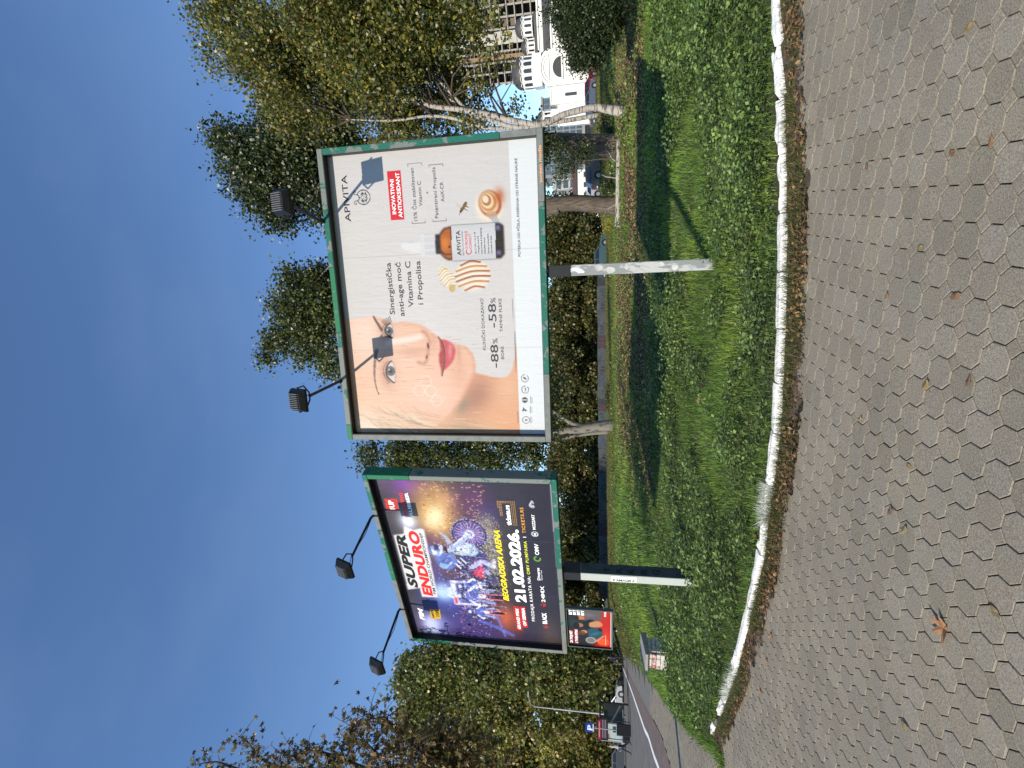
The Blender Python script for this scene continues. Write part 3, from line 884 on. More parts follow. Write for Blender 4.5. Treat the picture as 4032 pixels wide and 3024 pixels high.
# honey swirls
def swirl(cx, cz, rx, rz, rot, n, cols):
    c.ell(cx, cz, rx * 1.12, rz * 1.1, (.95, .92, .86), .9, rot, .35)
    for k in range(n):
        t = -1 + 2 * (k + .5) / n
        hw = math.sqrt(max(0, 1 - t * t))
        x0, z0 = cx + t * rx * math.cos(rot), cz + t * rx * math.sin(rot)
        px, pz = -math.sin(rot), math.cos(rot)
        pts = smooth([(x0 + px * hw * rz, z0 + pz * hw * rz), (x0 + .035, z0), (x0 - px * hw * rz, z0 - pz * hw * rz)], 5)
        c.stroke(pts, rx / n * .55, cols[k % len(cols)], .85, .7)
        c.stroke([(p[0] + rx / n * .6, p[1]) for p in pts], rx / n * .3, (.99, .96, .88), .8, .7)
swirl(2.385, 1.06, .21, .25, .12, 6, [(.68, .36, .16), (.78, .50, .22), (.60, .30, .17)])
swirl(2.37, 1.43, .17, .10, .5, 8, [(.76, .62, .38), (.85, .74, .5)])
c.ell(2.23, 1.37, .06, .05, (.80, .66, .40), .8)
c.ell(3.31, .77, .235, .215, (.96, .91, .82), .95, 0, .3)
for k, col in enumerate(((.62, .30, .16), (.96, .88, .72), (.78, .52, .28), (.97, .9, .76), (.70, .42, .24), (.97, .92, .82))):
    c.ell(3.34 + .012 * k, .76 + .012 * k, .19 - .027 * k, .165 - .024 * k, col, .9, .4, .2)
c.blob(3.42, .63, .10, .07, (.72, .33, .12), .8); c.ell(3.19, .74, .06, .085, (.80, .66, .52), .8, -.5); c.ell(3.12, .70, .045, .06, (.70, .74, .80), .8, -.5)
# bee
c.ell(3.345, 1.115, .05, .024, (.25, .17, .08), .95, -.6); c.ell(3.295, 1.155, .03, .026, (.45, .33, .16), .95); c.ell(3.265, 1.175, .018, .017, (.2, .14, .08), .95)
for k in range(3): c.stroke([(3.325 + .018 * k, 1.145 - .012 * k), (3.315 + .018 * k, 1.10 - .012 * k)], .006, (.72, .55, .25), .8)
c.ell(3.34, 1.20, .022, .055, (.80, .77, .74), .7, -.5); c.stroke([(3.30, 1.13), (3.27, 1.08)], .005, (.2, .15, .1)); c.stroke([(3.33, 1.11), (3.31, 1.06)], .005, (.2, .15, .1)); c.stroke([(3.26, 1.18), (3.22, 1.20)], .004, (.2, .15, .1))
# bottle
AMB = (.70, .36, .10)
sh = smooth([(2.62, 1.33), (2.63, 1.42), (2.68, 1.48), (2.725, 1.51)], 4)
body = [(2.615, .64), (2.61, 1.33)] + sh + [(2.73, 1.565), (2.965, 1.565), (2.97, 1.51)] + [(5.69 - p[0], p[1]) for p in reversed(sh)] + [(3.085, 1.33), (3.08, .64), (3.04, .585), (2.66, .585)]
c.poly(body, (.13, .09, .08), .004)
c.poly([(2.635, 1.335)] + [(p[0] + .015, p[1] - .01) for p in sh] + [(2.74, 1.515), (2.955, 1.515)] + [(5.675 - p[0], p[1] - .01) for p in reversed(sh)] + [(3.06, 1.335)], AMB, .006)
c.blob(2.85, 1.43, .10, .07, (.88, .52, .18), .9); c.stroke([(2.70, 1.34), (2.70, 1.44), (2.76, 1.5)], .012, (.30, .16, .08), .8); c.ell(2.80, 1.37, .02, .02, (.2, .1, .05), .9)
c.poly([(2.608, .715), (3.083, .70), (3.086, 1.327), (2.609, 1.340)], (.80, .81, .82)); c.blob(2.85, 1.0, .16, .5, (.90, .90, .91), .7, clip=c.polym([(2.608, .715), (3.083, .70), (3.086, 1.327), (2.609, 1.340)]))
for bx0 in (2.66, 2.99):
    c.poly([(bx0, .635), (bx0 + .06, .635), (bx0 + .06, .70), (bx0, .70)], (.42, .42, .58), .01)
c.poly([(2.72, 1.50), (2.975, 1.50), (2.975, 1.575), (2.72, 1.575)], (.12, .09, .09), .006)
c.poly([(2.70, 1.578), (3.0, 1.570), (3.0, 1.775), (2.70, 1.785)], (.875, .875, .885), .004)
for k in range(14): c.stroke([(2.71 + .0215 * k, 1.59), (2.71 + .0215 * k, 1.73)], .0045, (.74, .74, .76), .7)
c.poly(smooth([(2.74, 1.785), (2.75, 1.9), (2.785, 2.02), (2.815, 2.07), (2.85, 2.082), (2.885, 2.07), (2.905, 2.02), (2.915, 1.9), (2.92, 1.782)], 4), (.90, .90, .905), .004)
c.blob(2.90, 1.9, .02, .12, (.76, .76, .78), .7)
# emblem: ring with antennae and bee ornaments
c.stroke([(3.545 + .098 * math.cos(a), 2.585 + .10 * math.sin(a)) for a in np.linspace(math.pi * .62, math.pi * 2.38, 30)], .007, (.17, .17, .2), .95, .4)
for sx in (-1, 1):
    c.stroke([(3.545 + sx * (.037 + .0), 2.675), (3.545 + sx * .045, 2.715), (3.545 + sx * .075, 2.735), (3.545 + sx * .095, 2.715), (3.545 + sx * .085, 2.695), (3.545 + sx * .068, 2.705)], .005, (.17, .17, .2), .95, .4)
    c.ell(3.545 + sx * .05, 2.60, .016, .025, (.17, .17, .2), .95, sx * .6); c.ell(3.545 + sx * .055, 2.55, .010, .010, (.17, .17, .2), .95); c.stroke([(3.545 + sx * .02, 2.65), (3.545 + sx * .035, 2.665)], .007, (.17, .17, .2))
    c.stroke([(3.545 + sx * .02, 2.53), (3.545 + sx * .04, 2.545), (3.545 + sx * .042, 2.575)], .008, (.17, .17, .2))
c.ell(3.545, 2.645, .009, .018, (.17, .17, .2)); c.ell(3.545, 2.545, .013, .013, (.17, .17, .2), .95); 
for a in np.linspace(0, 6.28, 7)[:-1]: c.ell(3.545 + .024 * math.cos(a), 2.597 + .022 * math.sin(a), .006, .006, (.17, .17, .2), .9)
# foot icons
for k, (ix, iz) in enumerate(((.294, .375), (.45, .382), (.595, .372), (.749, .371), (.915, .37))):
    if k in (0, 3, 4): c.stroke([(ix + .052 * math.cos(a), iz + .052 * math.sin(a)) for a in np.linspace(0, 6.28 if k == 0 else 5.6, 22)], .006, (.3, .3, .33), .9, .4)
    if k == 2: c.ell(ix, iz + .01, .045, .045, (.2, .2, .22), .95); c.stroke([(ix, iz - .02), (ix, iz + .04)], .010, (.9, .9, .92))
    if k == 1:
        for a in (.5, 2.1, 4.2): c.ell(ix + .02 * math.cos(a), iz + .012 + .02 * math.sin(a), .02, .013, (.25, .25, .28), .95, a)
    if k == 4: c.ell(ix, iz, .03, .016, (.3, .3, .33), .9, .8)
    if k in (0, 1, 2): c.stroke([(ix - .05, iz - .075), (ix + .05, iz - .075)], .006, (.4, .4, .42), .8); c.stroke([(ix - .04, iz - .095), (ix + .04, iz - .095)], .004, (.5, .5, .52), .7)
c.stroke([(1.0, .492), (2.05, .505)], .004, (.45, .45, .46), .75); c.stroke([(1.0, .482), (1.6, .488)], .003, (.5, .5, .5), .6)
c.stroke([(.25, .492), (.42, .493)], .006, (.42, .3, .25), .7)
P1 = c.build('poster', print_mat('creased_poster_print', .5, .45, 2.0), B1, YP, ZB1)
YT = YP - .003
T1 = lambda s, x, z, w_, cap, col=INK, bold=0.0, **k: text(s, x, z, w_, cap, col, P1, YT, ZB1, bold, **k)
T1('APIVITA', 3.228, 2.808, .63, .09, (.13, .13, .15), .004)
T1('INOVATIVNI', 3.288, 2.115, .462, .058, (1, 1, 1), .012); T1('ANTIOKSIDANT', 3.238, 2.025, .596, .058, (1, 1, 1), .012)
T1('15% Čist stabilizovan', 3.176, 1.812, .702, .052); T1('Vitamin C', 3.37, 1.722, .328, .052); T1('+', 3.523, 1.615, .034, .05)
T1('Patentirani Propolis', 3.194, 1.502, .668, .052); T1('AoX-CR', 3.408, 1.402, .258, .05)
for s_, x_, z_, w_ in (('Sinergistička', 1.889, 2.264, .739), ('anti-age moć', 1.858, 2.117, .771), ('Vitamina C', 1.985, 1.967, .646), ('i Propolisa', 2.015, 1.817, .617)):
    T1(s_, x_, z_, w_, .082, (.2, .2, .24), .008)
T1('POTEKLA OD PČELA, KREIRANA OD STRANE NAUKE', 2.62, .365, 1.268, .036, (.3, .3, .33), .012)
T1("KLINIČKI DOKAZANO'", 1.335, .924, .745, .045, (.26, .26, .29)); T1('-88', 1.075, .745, .335, .118, (.2, .2, .23), .004); T1('%', 1.425, .745, .075, .075, (.2, .2, .23)); T1('BORE', 1.198, .661, .185, .043)
T1('-58', 1.655, .748, .335, .118, (.2, .2, .23), .004); T1('%', 2.0, .748, .075, .075, (.2, .2, .23)); T1('TAMNE FLEKE', 1.592, .663, .47, .043)
T1('APIVITA', 2.677, 1.205, .337, .062, (.1, .1, .12), .008)
T1('BEE TECH CONCENTRATES', 2.677, 1.165, .32, .02, (.45, .45, .48)); T1('C', 2.68, 1.055, .07, .085, (.75, .12, .16)); T1('15 PROPOLIS', 2.76, 1.103, .24, .038, (.78, .2, .22), .005); T1('CORRECT', 2.76, 1.05, .2, .035, (.78, .2, .22), .005)
for k, (s_, w_) in enumerate((('Vit. C 15% + Vit. E 1%', .30), ('+ Propolis AoX-CR', .25), ('Anti-wrinkle & brightening', .35), ('antioxidant serum', .22), ('Serum antioxydant,', .27), ('anti-rides & éclat', .24))):
    T1(s_, 2.68, .985 - .043 * k - (.01 if k > 3 else 0), w_, .024, (.3, .3, .33), .01)
T1('93%', .722, .358, .055, .022, (.3, .3, .33), .01); T1('B', .28, .358, .028, .036, (.3, .3, .33), .01)
text('screen media', 3.537, .024, .455, .045, (.90, .66, .48), B1, -.003, ZB1, .01, name='frame_lettering')
# remnants of bills on the post
for k in range(9):
    zz = .5 + .2 * k + RNG.uniform(-.05, .05); w_ = RNG.uniform(.03, .10); x_ = 2.40 + RNG.uniform(-.03, .03)
    hgt = RNG.uniform(.06, .16)
    n_ = 9; ring = [(x_ + w_ / 2 * math.cos(a) * RNG.uniform(.6, 1.1), zz + hgt / 2 * math.sin(a) * RNG.uniform(.6, 1.1)) for a in np.linspace(0, 6.28, n_ + 1)[:-1]]
    ring = [(min(max(a, 2.335), 2.465), b_) for a, b_ in ring]
    MB().poly([(a, .058 - .0008 * (k % 3), b_) for a, b_ in ring]).build('torn_bill', mat('faded_bill', (.46, .46, .44), .8, .25, 12), B1)
MB().poly([(2.40 + .03 * math.cos(a) + .025 * math.sin(a), .055, ZB1 - .42 + .085 * math.sin(a)) for a in np.linspace(0, 6.28, 19)[:-1]]).build('sticker', mat('sticker_white', (.7, .7, .68), .5, .3, 40), B1)

# ---------------- billboard 2: motor sport advertisement
B2, ZB2 = billboard('dark purple billboard advertising a motorcycle race with riders', (-5.136, 9.662, 2.294), -.5009, .085,
    post_s=2.07, post=(.17, .23), post_m=M_POSTL, ground=tzs(-3.3, 8.9) + .06, collar=.30,
    frames={'top': [(0, 1.75, M_GREY), (1.75, 2.45, M_GRN3), (2.45, 3.0, M_GRN1), (3.0, 3.45, M_GREY), (3.45, 4.2, M_GRN1)],
            'bottom': [(0, .35, M_GREY), (.35, 2.3, M_GRN2), (2.3, 4.2, M_GRN1)],
            'left': [(.085, 2.3, M_GREY), (2.3, 3.07, M_GRN3)], 'right': [(.085, 2.35, M_GRN2), (2.35, 3.07, M_GRN3)]},
    lamps=((3.326, 3.215, 3.22, 1.05, .35), (.956, .784, 3.25, 1.05, .35)))
c = Canvas(.085, 4.115, .085, 3.07, 420, 312, (.16, .14, .19))
zn = (c.Z - .085) / 2.985
c.put(sstep(.55, 1.0, zn) * .8, (.25, .23, .24)); c.put((1 - sstep(.0, .35, zn)) * .7, (.12, .09, .15))
c.blob(.35, 1.9, .6, 1.0, (.28, .22, .50), .8); c.blob(1.3, 2.25, .55, .45, (.25, .32, .75), .9); c.blob(.40, 2.62, .38, .28, (.55, .58, .85), .9); c.blob(.35, 2.68, .2, .12, (.80, .84, .98), .8)
c.blob(1.35, 2.27, .2, .16, (.72, .86, 1.0), .95); c.blob(1.95, 2.3, .3, .25, (.40, .30, .55), .6); c.blob(2.1, 2.05, .4, .18, (.58, .36, .30), .6)
c.blob(3.95, 2.55, .3, .35, (.45, .22, .62), .9); c.blob(4.0, 2.9, .25, .2, (.32, .26, .34), .7)
c.blob(3.2, 2.12, .62, .38, (.93, .66, .30), .95); c.blob(3.55, 1.95, .45, .35, (.80, .62, .38), .8); c.blob(3.20, 2.13, .22, .12, (1.0, .97, .85), .95, rot=-.5); c.blob(3.1, 2.62, .25, .18, (.80, .84, .95), .9); c.blob(3.1, 2.62, .08, .07, (1, 1, 1), .95)
c.blob(2.6, 2.3, .3, .25, (.40, .22, .42), .6); c.blob(3.55, 1.4, .5, .35, (.36, .18, .36), .8); c.blob(3.3, 1.15, .3, .2, (.20, .16, .42), .7)
c.blob(2.2, 1.2, .7, .22, (.52, .50, .42), .75); c.blob(3.0, 1.25, .3, .18, (.66, .62, .52), .8); c.blob(.75, 1.12, .38, .2, (.78, .38, .22), .9); c.blob(.55, 1.0, .3, .15, (.50, .22, .16), .7)
c.blob(.3, .3, .6, .25, (.34, .28, .22), .6); c.blob(2.4, .85, 1.0, .18, (.24, .22, .20), .7)
# crowd and arena structure
for k in range(900):
    x0, z0 = RNG.uniform(.2, 2.1), RNG.uniform(1.35, 2.05)
    c_ = ((.45, .42, .75), (.62, .35, .5), (.75, .75, .9), (.2, .16, .3), (.55, .3, .35))[RNG.integers(5)]
    c.ell(x0, z0, .014, .014, c_, .7) if k < 420 else None
for k in range(260):
    x0, z0 = RNG.uniform(2.9, 4.05), RNG.uniform(1.2, 2.3); c.ell(x0, z0, .013, .02, ((.85, .6, .35), (.35, .15, .25), (.95, .8, .55))[k % 3], .5)
for x0 in (1.02, 1.62): c.poly([(x0, 1.45), (x0 + .07, 1.45), (x0 + .07, 2.05), (x0, 2.05)], (.72, .76, .9), .006)
c.poly([(1.02, 2.0), (1.69, 2.0), (1.69, 2.1), (1.02, 2.1)], (.85, .86, .95), .006); c.poly([(1.2, 2.1), (1.5, 2.1), (1.45, 2.2), (1.25, 2.2)], (.9, .92, 1), .006); c.poly([(1.05, 2.02), (1.22, 2.02), (1.22, 2.08), (1.05, 2.08)], (.8, .25, .25), .004)
c.stroke([(.25, 1.05), (.45, 1.35), (.6, 1.65)], .05, (.35, .40, .78), .8); c.stroke([(.2, 1.2), (.9, 1.32)], .03, (.42, .48, .85), .6)
# three rear riders
def rider_small(cx, cz, k, red):
    W3 = (.88, .9, .98)
    c.ell(cx, cz + .0, .07 * k, .16 * k, (.09, .08, .15), .9)
    c.ell(cx, cz + .32 * k, .085 * k, .10 * k, (.40, .46, .78), .95); c.ell(cx - .02 * k, cz + .37 * k, .06 * k, .05 * k, (.86, .89, .98), .9)
    c.poly([(cx - .085 * k, cz + .335 * k), (cx + .085 * k, cz + .335 * k), (cx + .07 * k, cz + .28 * k), (cx - .07 * k, cz + .28 * k)], (.12, .11, .22), .004); c.stroke([(cx - .06 * k, cz + .25 * k), (cx + .06 * k, cz + .25 * k)], .016 * k, (.78, .8, .92), .9)
    c.poly(smooth([(cx - .16 * k, cz + .2 * k), (cx + .16 * k, cz + .2 * k), (cx + .14 * k, cz - .05 * k), (cx - .14 * k, cz - .05 * k)], 3, True), (.34, .40, .72), .01)
    c.stroke([(cx - .14 * k, cz + .16 * k), (cx - .26 * k, cz + .04 * k), (cx - .2 * k, cz - .04 * k)], .035 * k, W3, .9); c.stroke([(cx + .14 * k, cz + .16 * k), (cx + .26 * k, cz + .04 * k), (cx + .2 * k, cz - .04 * k)], .035 * k, W3, .9)
    c.stroke([(cx - .22 * k, cz - .04 * k), (cx + .22 * k, cz - .04 * k)], .02 * k, (.1, .1, .15)); c.poly([(cx - .07 * k, cz), (cx + .07 * k, cz), (cx + .05 * k, cz - .16 * k), (cx - .05 * k, cz - .16 * k)], W3, .006)
    for s_ in (-1, 1): c.stroke([(cx + s_ * .06 * k, cz - .1 * k), (cx + s_ * .07 * k, cz - .45 * k)], .02 * k, (.90, .42, .52) if red else W3, .9); c.stroke([(cx + s_ * .12 * k, cz - .05 * k), (cx + s_ * .17 * k, cz - .28 * k)], .045 * k, (.6, .65, .85), .8)
    c.ell(cx, cz - .42 * k, .045 * k, .16 * k, (.08, .07, .12), .95)
rider_small(.86, 1.55, .72, True); rider_small(1.55, 1.62, .8, False); rider_small(1.30, 1.60, 1.0, True)
# lead rider and motorcycle
DK = (.07, .06, .13)
for rr, col in ((.345, (.16, .13, .28)), (.30, (.55, .52, .78)), (.285, (.13, .10, .24)), (.27, (.38, .26, .48))): c.ell(2.86, 1.57, rr, rr * .93, col, .95, 0, .05)
for a in np.linspace(0, 6.28, 25): c.stroke([(2.86 + .07 * math.cos(a), 1.57 + .07 * math.sin(a)), (2.86 + .27 * math.cos(a), 1.57 + .25 * math.sin(a))], .006, (.74, .72, .95), .8, .4)
for a in np.linspace(0, 6.28, 35): c.ell(2.86 + .345 * math.cos(a), 1.57 + .32 * math.sin(a), .016, .016, (.62, .60, .80), .85)
c.ell(2.86, 1.57, .11, .10, (.70, .72, .85), .95, 0, .2); c.ell(2.86, 1.57, .05, .05, (.25, .25, .4), .95)
c.stroke([(1.80, 1.25), (2.05, 1.42), (2.3, 1.48)], .05, (.62, .66, .85), .9, .6); c.ell(1.72, 1.25, .2, .19, DK, .9, 0, .2); c.ell(1.72, 1.25, .13, .12, (.28, .26, .42), .8)
c.poly(smooth([(2.0, 1.5), (2.15, 1.72), (2.5, 1.9), (2.6, 1.7), (2.55, 1.45), (2.3, 1.3), (2.05, 1.35)], 4, True), (.22, .20, .42), .01)
c.poly(smooth([(2.38, 1.92), (2.62, 1.88), (2.66, 1.62), (2.5, 1.45), (2.35, 1.55)], 4, True), (.62, .74, .80), .01); c.poly(smooth([(2.42, 1.86), (2.56, 1.82), (2.58, 1.66), (2.44, 1.6)], 4, True), (.85, .90, .95), .01)
c.poly(smooth([(1.88, 1.62), (2.1, 1.6), (2.12, 1.42), (1.8, 1.44)], 3, True), (.78, .18, .26), .008)
c.poly(smooth([(2.44, 1.95), (2.60, 2.0), (2.75, 2.06), (2.905, 2.1), (2.80, 1.98), (2.62, 1.90)], 4, True), (.66, .66, .74), .006)
c.stroke([(2.43, 1.99), (2.84, 1.57)], .04, (.66, .72, .88), .95, .4); c.stroke([(2.47, 2.0), (2.88, 1.60)], .016, (.9, .93, 1), .9, .4); c.stroke([(2.32, 2.02), (2.52, 2.06)], .02, DK)
c.poly(smooth([(2.0, 2.2), (2.2, 2.28), (2.36, 2.18), (2.36, 1.98), (2.15, 1.84), (1.96, 1.95)], 4, True), (.30, .36, .62), .01); c.poly(smooth([(1.96, 1.98), (2.12, 1.86), (2.22, 1.55), (2.06, 1.5), (1.9, 1.75)], 4, True), (.16, .14, .30), .01)
for k in range(3): c.stroke([(2.02 + .07 * k, 1.84 - .06 * k), (2.13 + .07 * k, 1.92 - .06 * k)], .022, (.90, .92, 1), .9)
c.stroke([(2.05, 2.2), (1.98, 2.04), (2.2, 1.92), (2.36, 1.98)], .05, (.40, .48, .72), .95, .5); c.stroke([(2.0, 2.12), (2.16, 1.98)], .018, (.85, .88, 1), .8); c.ell(2.05, 2.14, .07, .09, (.55, .68, .85), .8)
c.stroke([(2.06, 1.62), (2.22, 1.42), (2.1, 1.22)], .06, (.72, .76, .9), .9); c.stroke([(2.1, 1.22), (2.26, 1.2)], .04, (.85, .88, .96), .9)
c.ell(2.43, 2.235, .125, .13, (.50, .56, .85), .97, -.3, .12); c.ell(2.39, 2.28, .08, .07, (.92, .95, 1.0), .9, -.3, .5); c.poly([(2.42, 2.27), (2.57, 2.245), (2.56, 2.16), (2.45, 2.165)], (.11, .10, .24), .005); c.stroke([(2.36, 2.16), (2.5, 2.10), (2.56, 2.12)], .022, (.85, .88, 1), .9); c.ell(2.45, 2.34, .13, .022, (.3, .32, .6), .9, .2); c.ell(2.50, 2.13, .06, .045, (.75, .78, .92), .9)
c.blob(2.36, 2.26, .16, .14, (.75, .85, 1), .35)
for k in range(200):
    a, r_ = RNG.uniform(0, 6.28), RNG.uniform(.3, .6)
    c.ell(2.9 + r_ * math.cos(a) * .9, 1.35 + r_ * math.sin(a) * .6, .010, .009, ((.85, .82, .72), (.2, .16, .2))[k % 2], .7)
# broken-up detail: glints, mud, kit stripes
for k in range(1500):
    x0, z0 = RNG.normal(2.2, .55), RNG.normal(1.62, .32)
    if k % 3 == 0: x0, z0 = RNG.normal(1.25, .35), RNG.normal(1.6, .28)
    if not (.3 < x0 < 3.3 and 1.1 < z0 < 2.3): continue
    a_ = RNG.uniform(0, 6.28); ln = RNG.uniform(.015, .06)
    col = ((.92, .94, 1), (.07, .06, .14), (.45, .52, .88), (.25, .2, .5), (.75, .72, .80), (.78, .35, .45))[RNG.integers(6) if RNG.random() < .35 else RNG.integers(5)]
    c.stroke([(x0, z0), (x0 + ln * math.cos(a_), z0 + ln * math.sin(a_))], RNG.uniform(.005, .011), col, RNG.uniform(.35, .8), .6)
for k in range(500):
    x0, z0 = RNG.uniform(1.4, 3.3), RNG.normal(1.2, .10); c.ell(x0, z0, .012, .009, ((.80, .77, .68), (.35, .33, .30), (.55, .53, .46))[k % 3], .6)
c.C += (RNG.random(c.C.shape[:2]) - .5)[..., None] * .05
c.C *= (.98 + .34 * fbm(c.X, c.Z, 3.5, 61))[..., None]
c.blob(1.35, 2.27, .22, .18, (.80, .91, 1.0), .9); c.blob(3.2, 2.12, .3, .18, (1, .93, .72), .8); c.blob(.38, 2.66, .22, .15, (.85, .88, 1), .8)
# logo plate, boxes
c.poly([(1.35, 2.965), (1.42, 2.72), (1.17, 2.72), (1.19, 2.40), (2.92, 2.36), (2.95, 2.42), (2.90, 2.56), (3.0, 2.72), (2.80, 2.76), (2.76, 2.96)], (.95, .95, .96), .004)
c.poly([(3.33, 2.735), (3.60, 2.72), (3.59, 2.95), (3.325, 2.965)], (.86, .22, .16)); c.poly([(.56, 2.44), (.84, 2.425), (.83, 2.63), (.55, 2.645)], (.93, .74, .12))
c.poly([(.40, .845), (1.09, .86), (1.10, .965), (.42, .955)], (.86, .16, .14)); c.poly([(.50, .735), (1.10, .745), (1.09, .85), (.50, .84)], (.86, .16, .14))
for k in range(22):
    for q in range(11):
        x_, z_ = 3.12 + k * .025, .72 + q * .028
        if x_ < 3.64 and (q < 3 or q > 7 + (k < 8) or k > 18) and q < 8 + k * .14: c.ell(x_, z_, .0085, .0085, (.95, .72, .30), .95, 0, .3)
c.poly([(.08, .08), (4.2, .08), (4.2, .125), (2.6, .11), (1.5, .095)], (.90, .90, .92), .003)
for x_ in (1.42, 2.76): c.stroke([(x_, .09), (x_, 3.06)], .004, (.45, .42, .5), .35)
c.ell(1.185, .40, .05, .055, (.82, .16, .14), .95); c.stroke([(1.15, .42), (1.22, .42)], .012, (.15, .1, .1)); c.stroke([(2.36 + .052 * math.cos(a), .43 + .052 * math.sin(a)) for a in np.linspace(.4, 5.0, 14)], .016, (.42, .74, .25), .95, .3)
c.stroke([(2.935 + .05 * math.cos(a), .432 + .05 * math.sin(a)) for a in np.linspace(.3, 6.0, 16)], .011, (.95, .95, .96), .95, .3)
for k in range(4): c.stroke([(3.56 + .015 * k + .05 * math.cos(a), .43 + (.05 - .010 * k) * math.sin(a)) for a in np.linspace(-.5, 4, 14)], .006, (.92, .92, .95), .9, .3)
for a in range(5): c.stroke([(.57, .385), (.57 + .04 * math.cos(a * 1.257 + .3), .385 + .04 * math.sin(a * 1.257 + .3))], .012, (.86, .2, .14), .95)
P2 = c.build('poster', print_mat('glossy_poster_print', .4, .35, 9.0, .4), B2, YP, ZB2)
T2 = lambda s, x, z, w_, cap, col=(.96, .96, .97), bold=0.0, **k: text(s, x, z, w_, cap, col, P2, YT, ZB2, bold, **k)
T2('SUPER', 1.42, 2.755, 1.36, .19, (.06, .06, .07), .05, shear=.22, sp=1.05); T2('ENDURO', 1.22, 2.50, 1.66, .20, (.85, .12, .10), .05, shear=.12, sp=1.05); T2('FIM WORLD CHAMPIONSHIP', 1.28, 2.418, 1.56, .056, (.15, .15, .16), .004)
T2('1UP', 3.36, 2.80, .2, .1, (1, 1, 1), .03); T2('BURNING', 3.228, 2.60, .509, .066, (.86, .2, .2), .03); T2('RUBBER', 3.232, 2.50, .515, .066, (.95, .95, .97), .03)
T2('FIM', .495, 2.78, .348, .104, (.96, .96, .97), .03, shear=.25); T2('AMSS', .575, 2.57, .22, .045, (.15, .12, .05), .02); T2('108', .64, 2.46, .18, .075, (.2, .15, .05), .02)
T2('BEOGRADSKA ARENA', 1.228, 1.03, 1.759, .11, (.98, .86, .12), .03, shear=.3); T2('21.02.2026.', 1.224, .715, 1.80, .21, (.98, .98, .98), .05)
T2('tickets.rs', 3.11, .81, .438, .088, (.97, .97, .97), .04); T2('GRAND PRIX', .45, .873, .60, .062, (1, 1, 1), .03, shear=.2); T2('OF SERBIA', .56, .757, .50, .062, (1, 1, 1), .03, shear=.2)
T2('PRODAJA KARATA NA:', .714, .583, 1.204, .060, (.95, .95, .95), .006, sp=1.15); T2('OMV PUMPAMA', 1.967, .583, .80, .058, (.85, .88, .25), .006, sp=1.15); T2('I', 2.85, .583, .015, .058, (.95, .95, .95), .004); T2('TICKETS.RS', 2.95, .583, .56, .058, (.95, .66, .2), .006, sp=1.15)
T2('BLACK', .66, .36, .312, .09, (.96, .96, .97), .04); T2('24MX', 1.262, .357, .428, .072, (.96, .96, .97), .01); T2('Diverse', 1.836, .41, .308, .055, (.96, .96, .97), .02); T2('Extreme Team', 1.84, .37, .25, .025, (.9, .9, .92)); T2('OMV', 2.458, .391, .259, .075, (.97, .97, .98), .02); T2('MOZZART', 3.039, .411, .327, .052, (.96, .96, .97), .02); T2('M', 2.91, .41, .045, .045, (.96, .96, .97), .02)
text('screen', .10, .03, .3, .04, (.62, .45, .32), B2, -.003, ZB2, .01, name='frame_lettering')
# sticker and scrawl on the post
MB().box((2.07, .0575, ZB2 - 1.02), (.13, .003, .42)).build('sticker', mat('sticker_white', (.7, .7, .68), .5, .3, 40), B2)
for k, ch in enumerate('KAMAGRA'):
    o = text(ch, -.03, -.03, .05, .055, (.15, .16, .18), B2, 0, 0, .02, name='sticker_lettering'); o.rotation_euler = (0, math.radians(90), 0); o.location = (2.05, .054, ZB2 - .87 - .052 * k)
MB().box((2.07 + .0868, .06 + .115, (ZB2 - .30) / 2 + .02), (.003, .216, ZB2 - .36)).build('dark_side_plate', mat('dark_slate', (.045, .055, .06), .7, .35, 6), B2)  # thin plate laid on to make the post's right side darker
for k, ch in enumerate('TRKBG'):
    text(ch, .11, .18 + .2 * (4 - k) + .3, .10, .11, (.05, .05, .06), B2, 2.07 + .0905, .10, .02, name='scrawl', plane='yz')

# ---------------- billboard 3: far red one
q3 = at(2413, 2561, 36.0)
g3 = tzs(-13.5, 35) + .05
B3, ZB3 = billboard('small far red billboard with people on it beyond the purple one', (q3[0], q3[1], q3[2]), -.53, .1, post_s=2.1, post=(.16, .2), post_m=M_POSTL, ground=g3,
    frames={'top': [(0, 4.2, M_DKGREY)], 'bottom': [(0, 4.2, M_DKGREY)], 'left': [(.1, 3.055, M_DKGREY)], 'right': [(.1, 3.055, M_DKGREY)]}, collar=.2)
c = Canvas(.1, 4.1, .1, 3.055, 160, 120, (.11, .12, .13))
c.put(1 - sstep(.8, 1.9, c.Z + .18 * np.sin(c.X * 2.2)), (.80, .10, .07)); c.blob(1.1, .5, .9, .35, (.92, .28, .12), .8); c.blob(3.3, .7, .6, .5, (.75, .22, .12), .7)
c.blob(2.6, 2.6, .5, .5, (.15, .26, .27), .7); c.poly(smooth([(2.9, 2.0), (3.9, 2.1), (4.1, 1.2), (3.7, .75), (3.0, .9)], 4, True), (.40, .36, .37), .03); c.blob(3.5, 1.6, .2, .4, (.55, .5, .5), .6)
c.ell(3.15, 2.15, .22, .28, (.85, .50, .30), .95); c.ell(3.1, 2.4, .26, .15, (.12, .09, .07), .9); c.ell(2.35, 2.25, .22, .3, (.72, .48, .36), .95); c.ell(2.3, 2.45, .35, .22, (.06, .05, .05), .95); c.poly(smooth([(2.0, 1.9), (2.8, 1.9), (3.0, 1.3), (2.0, 1.2)], 3, True), (.08, .08, .09), .03)
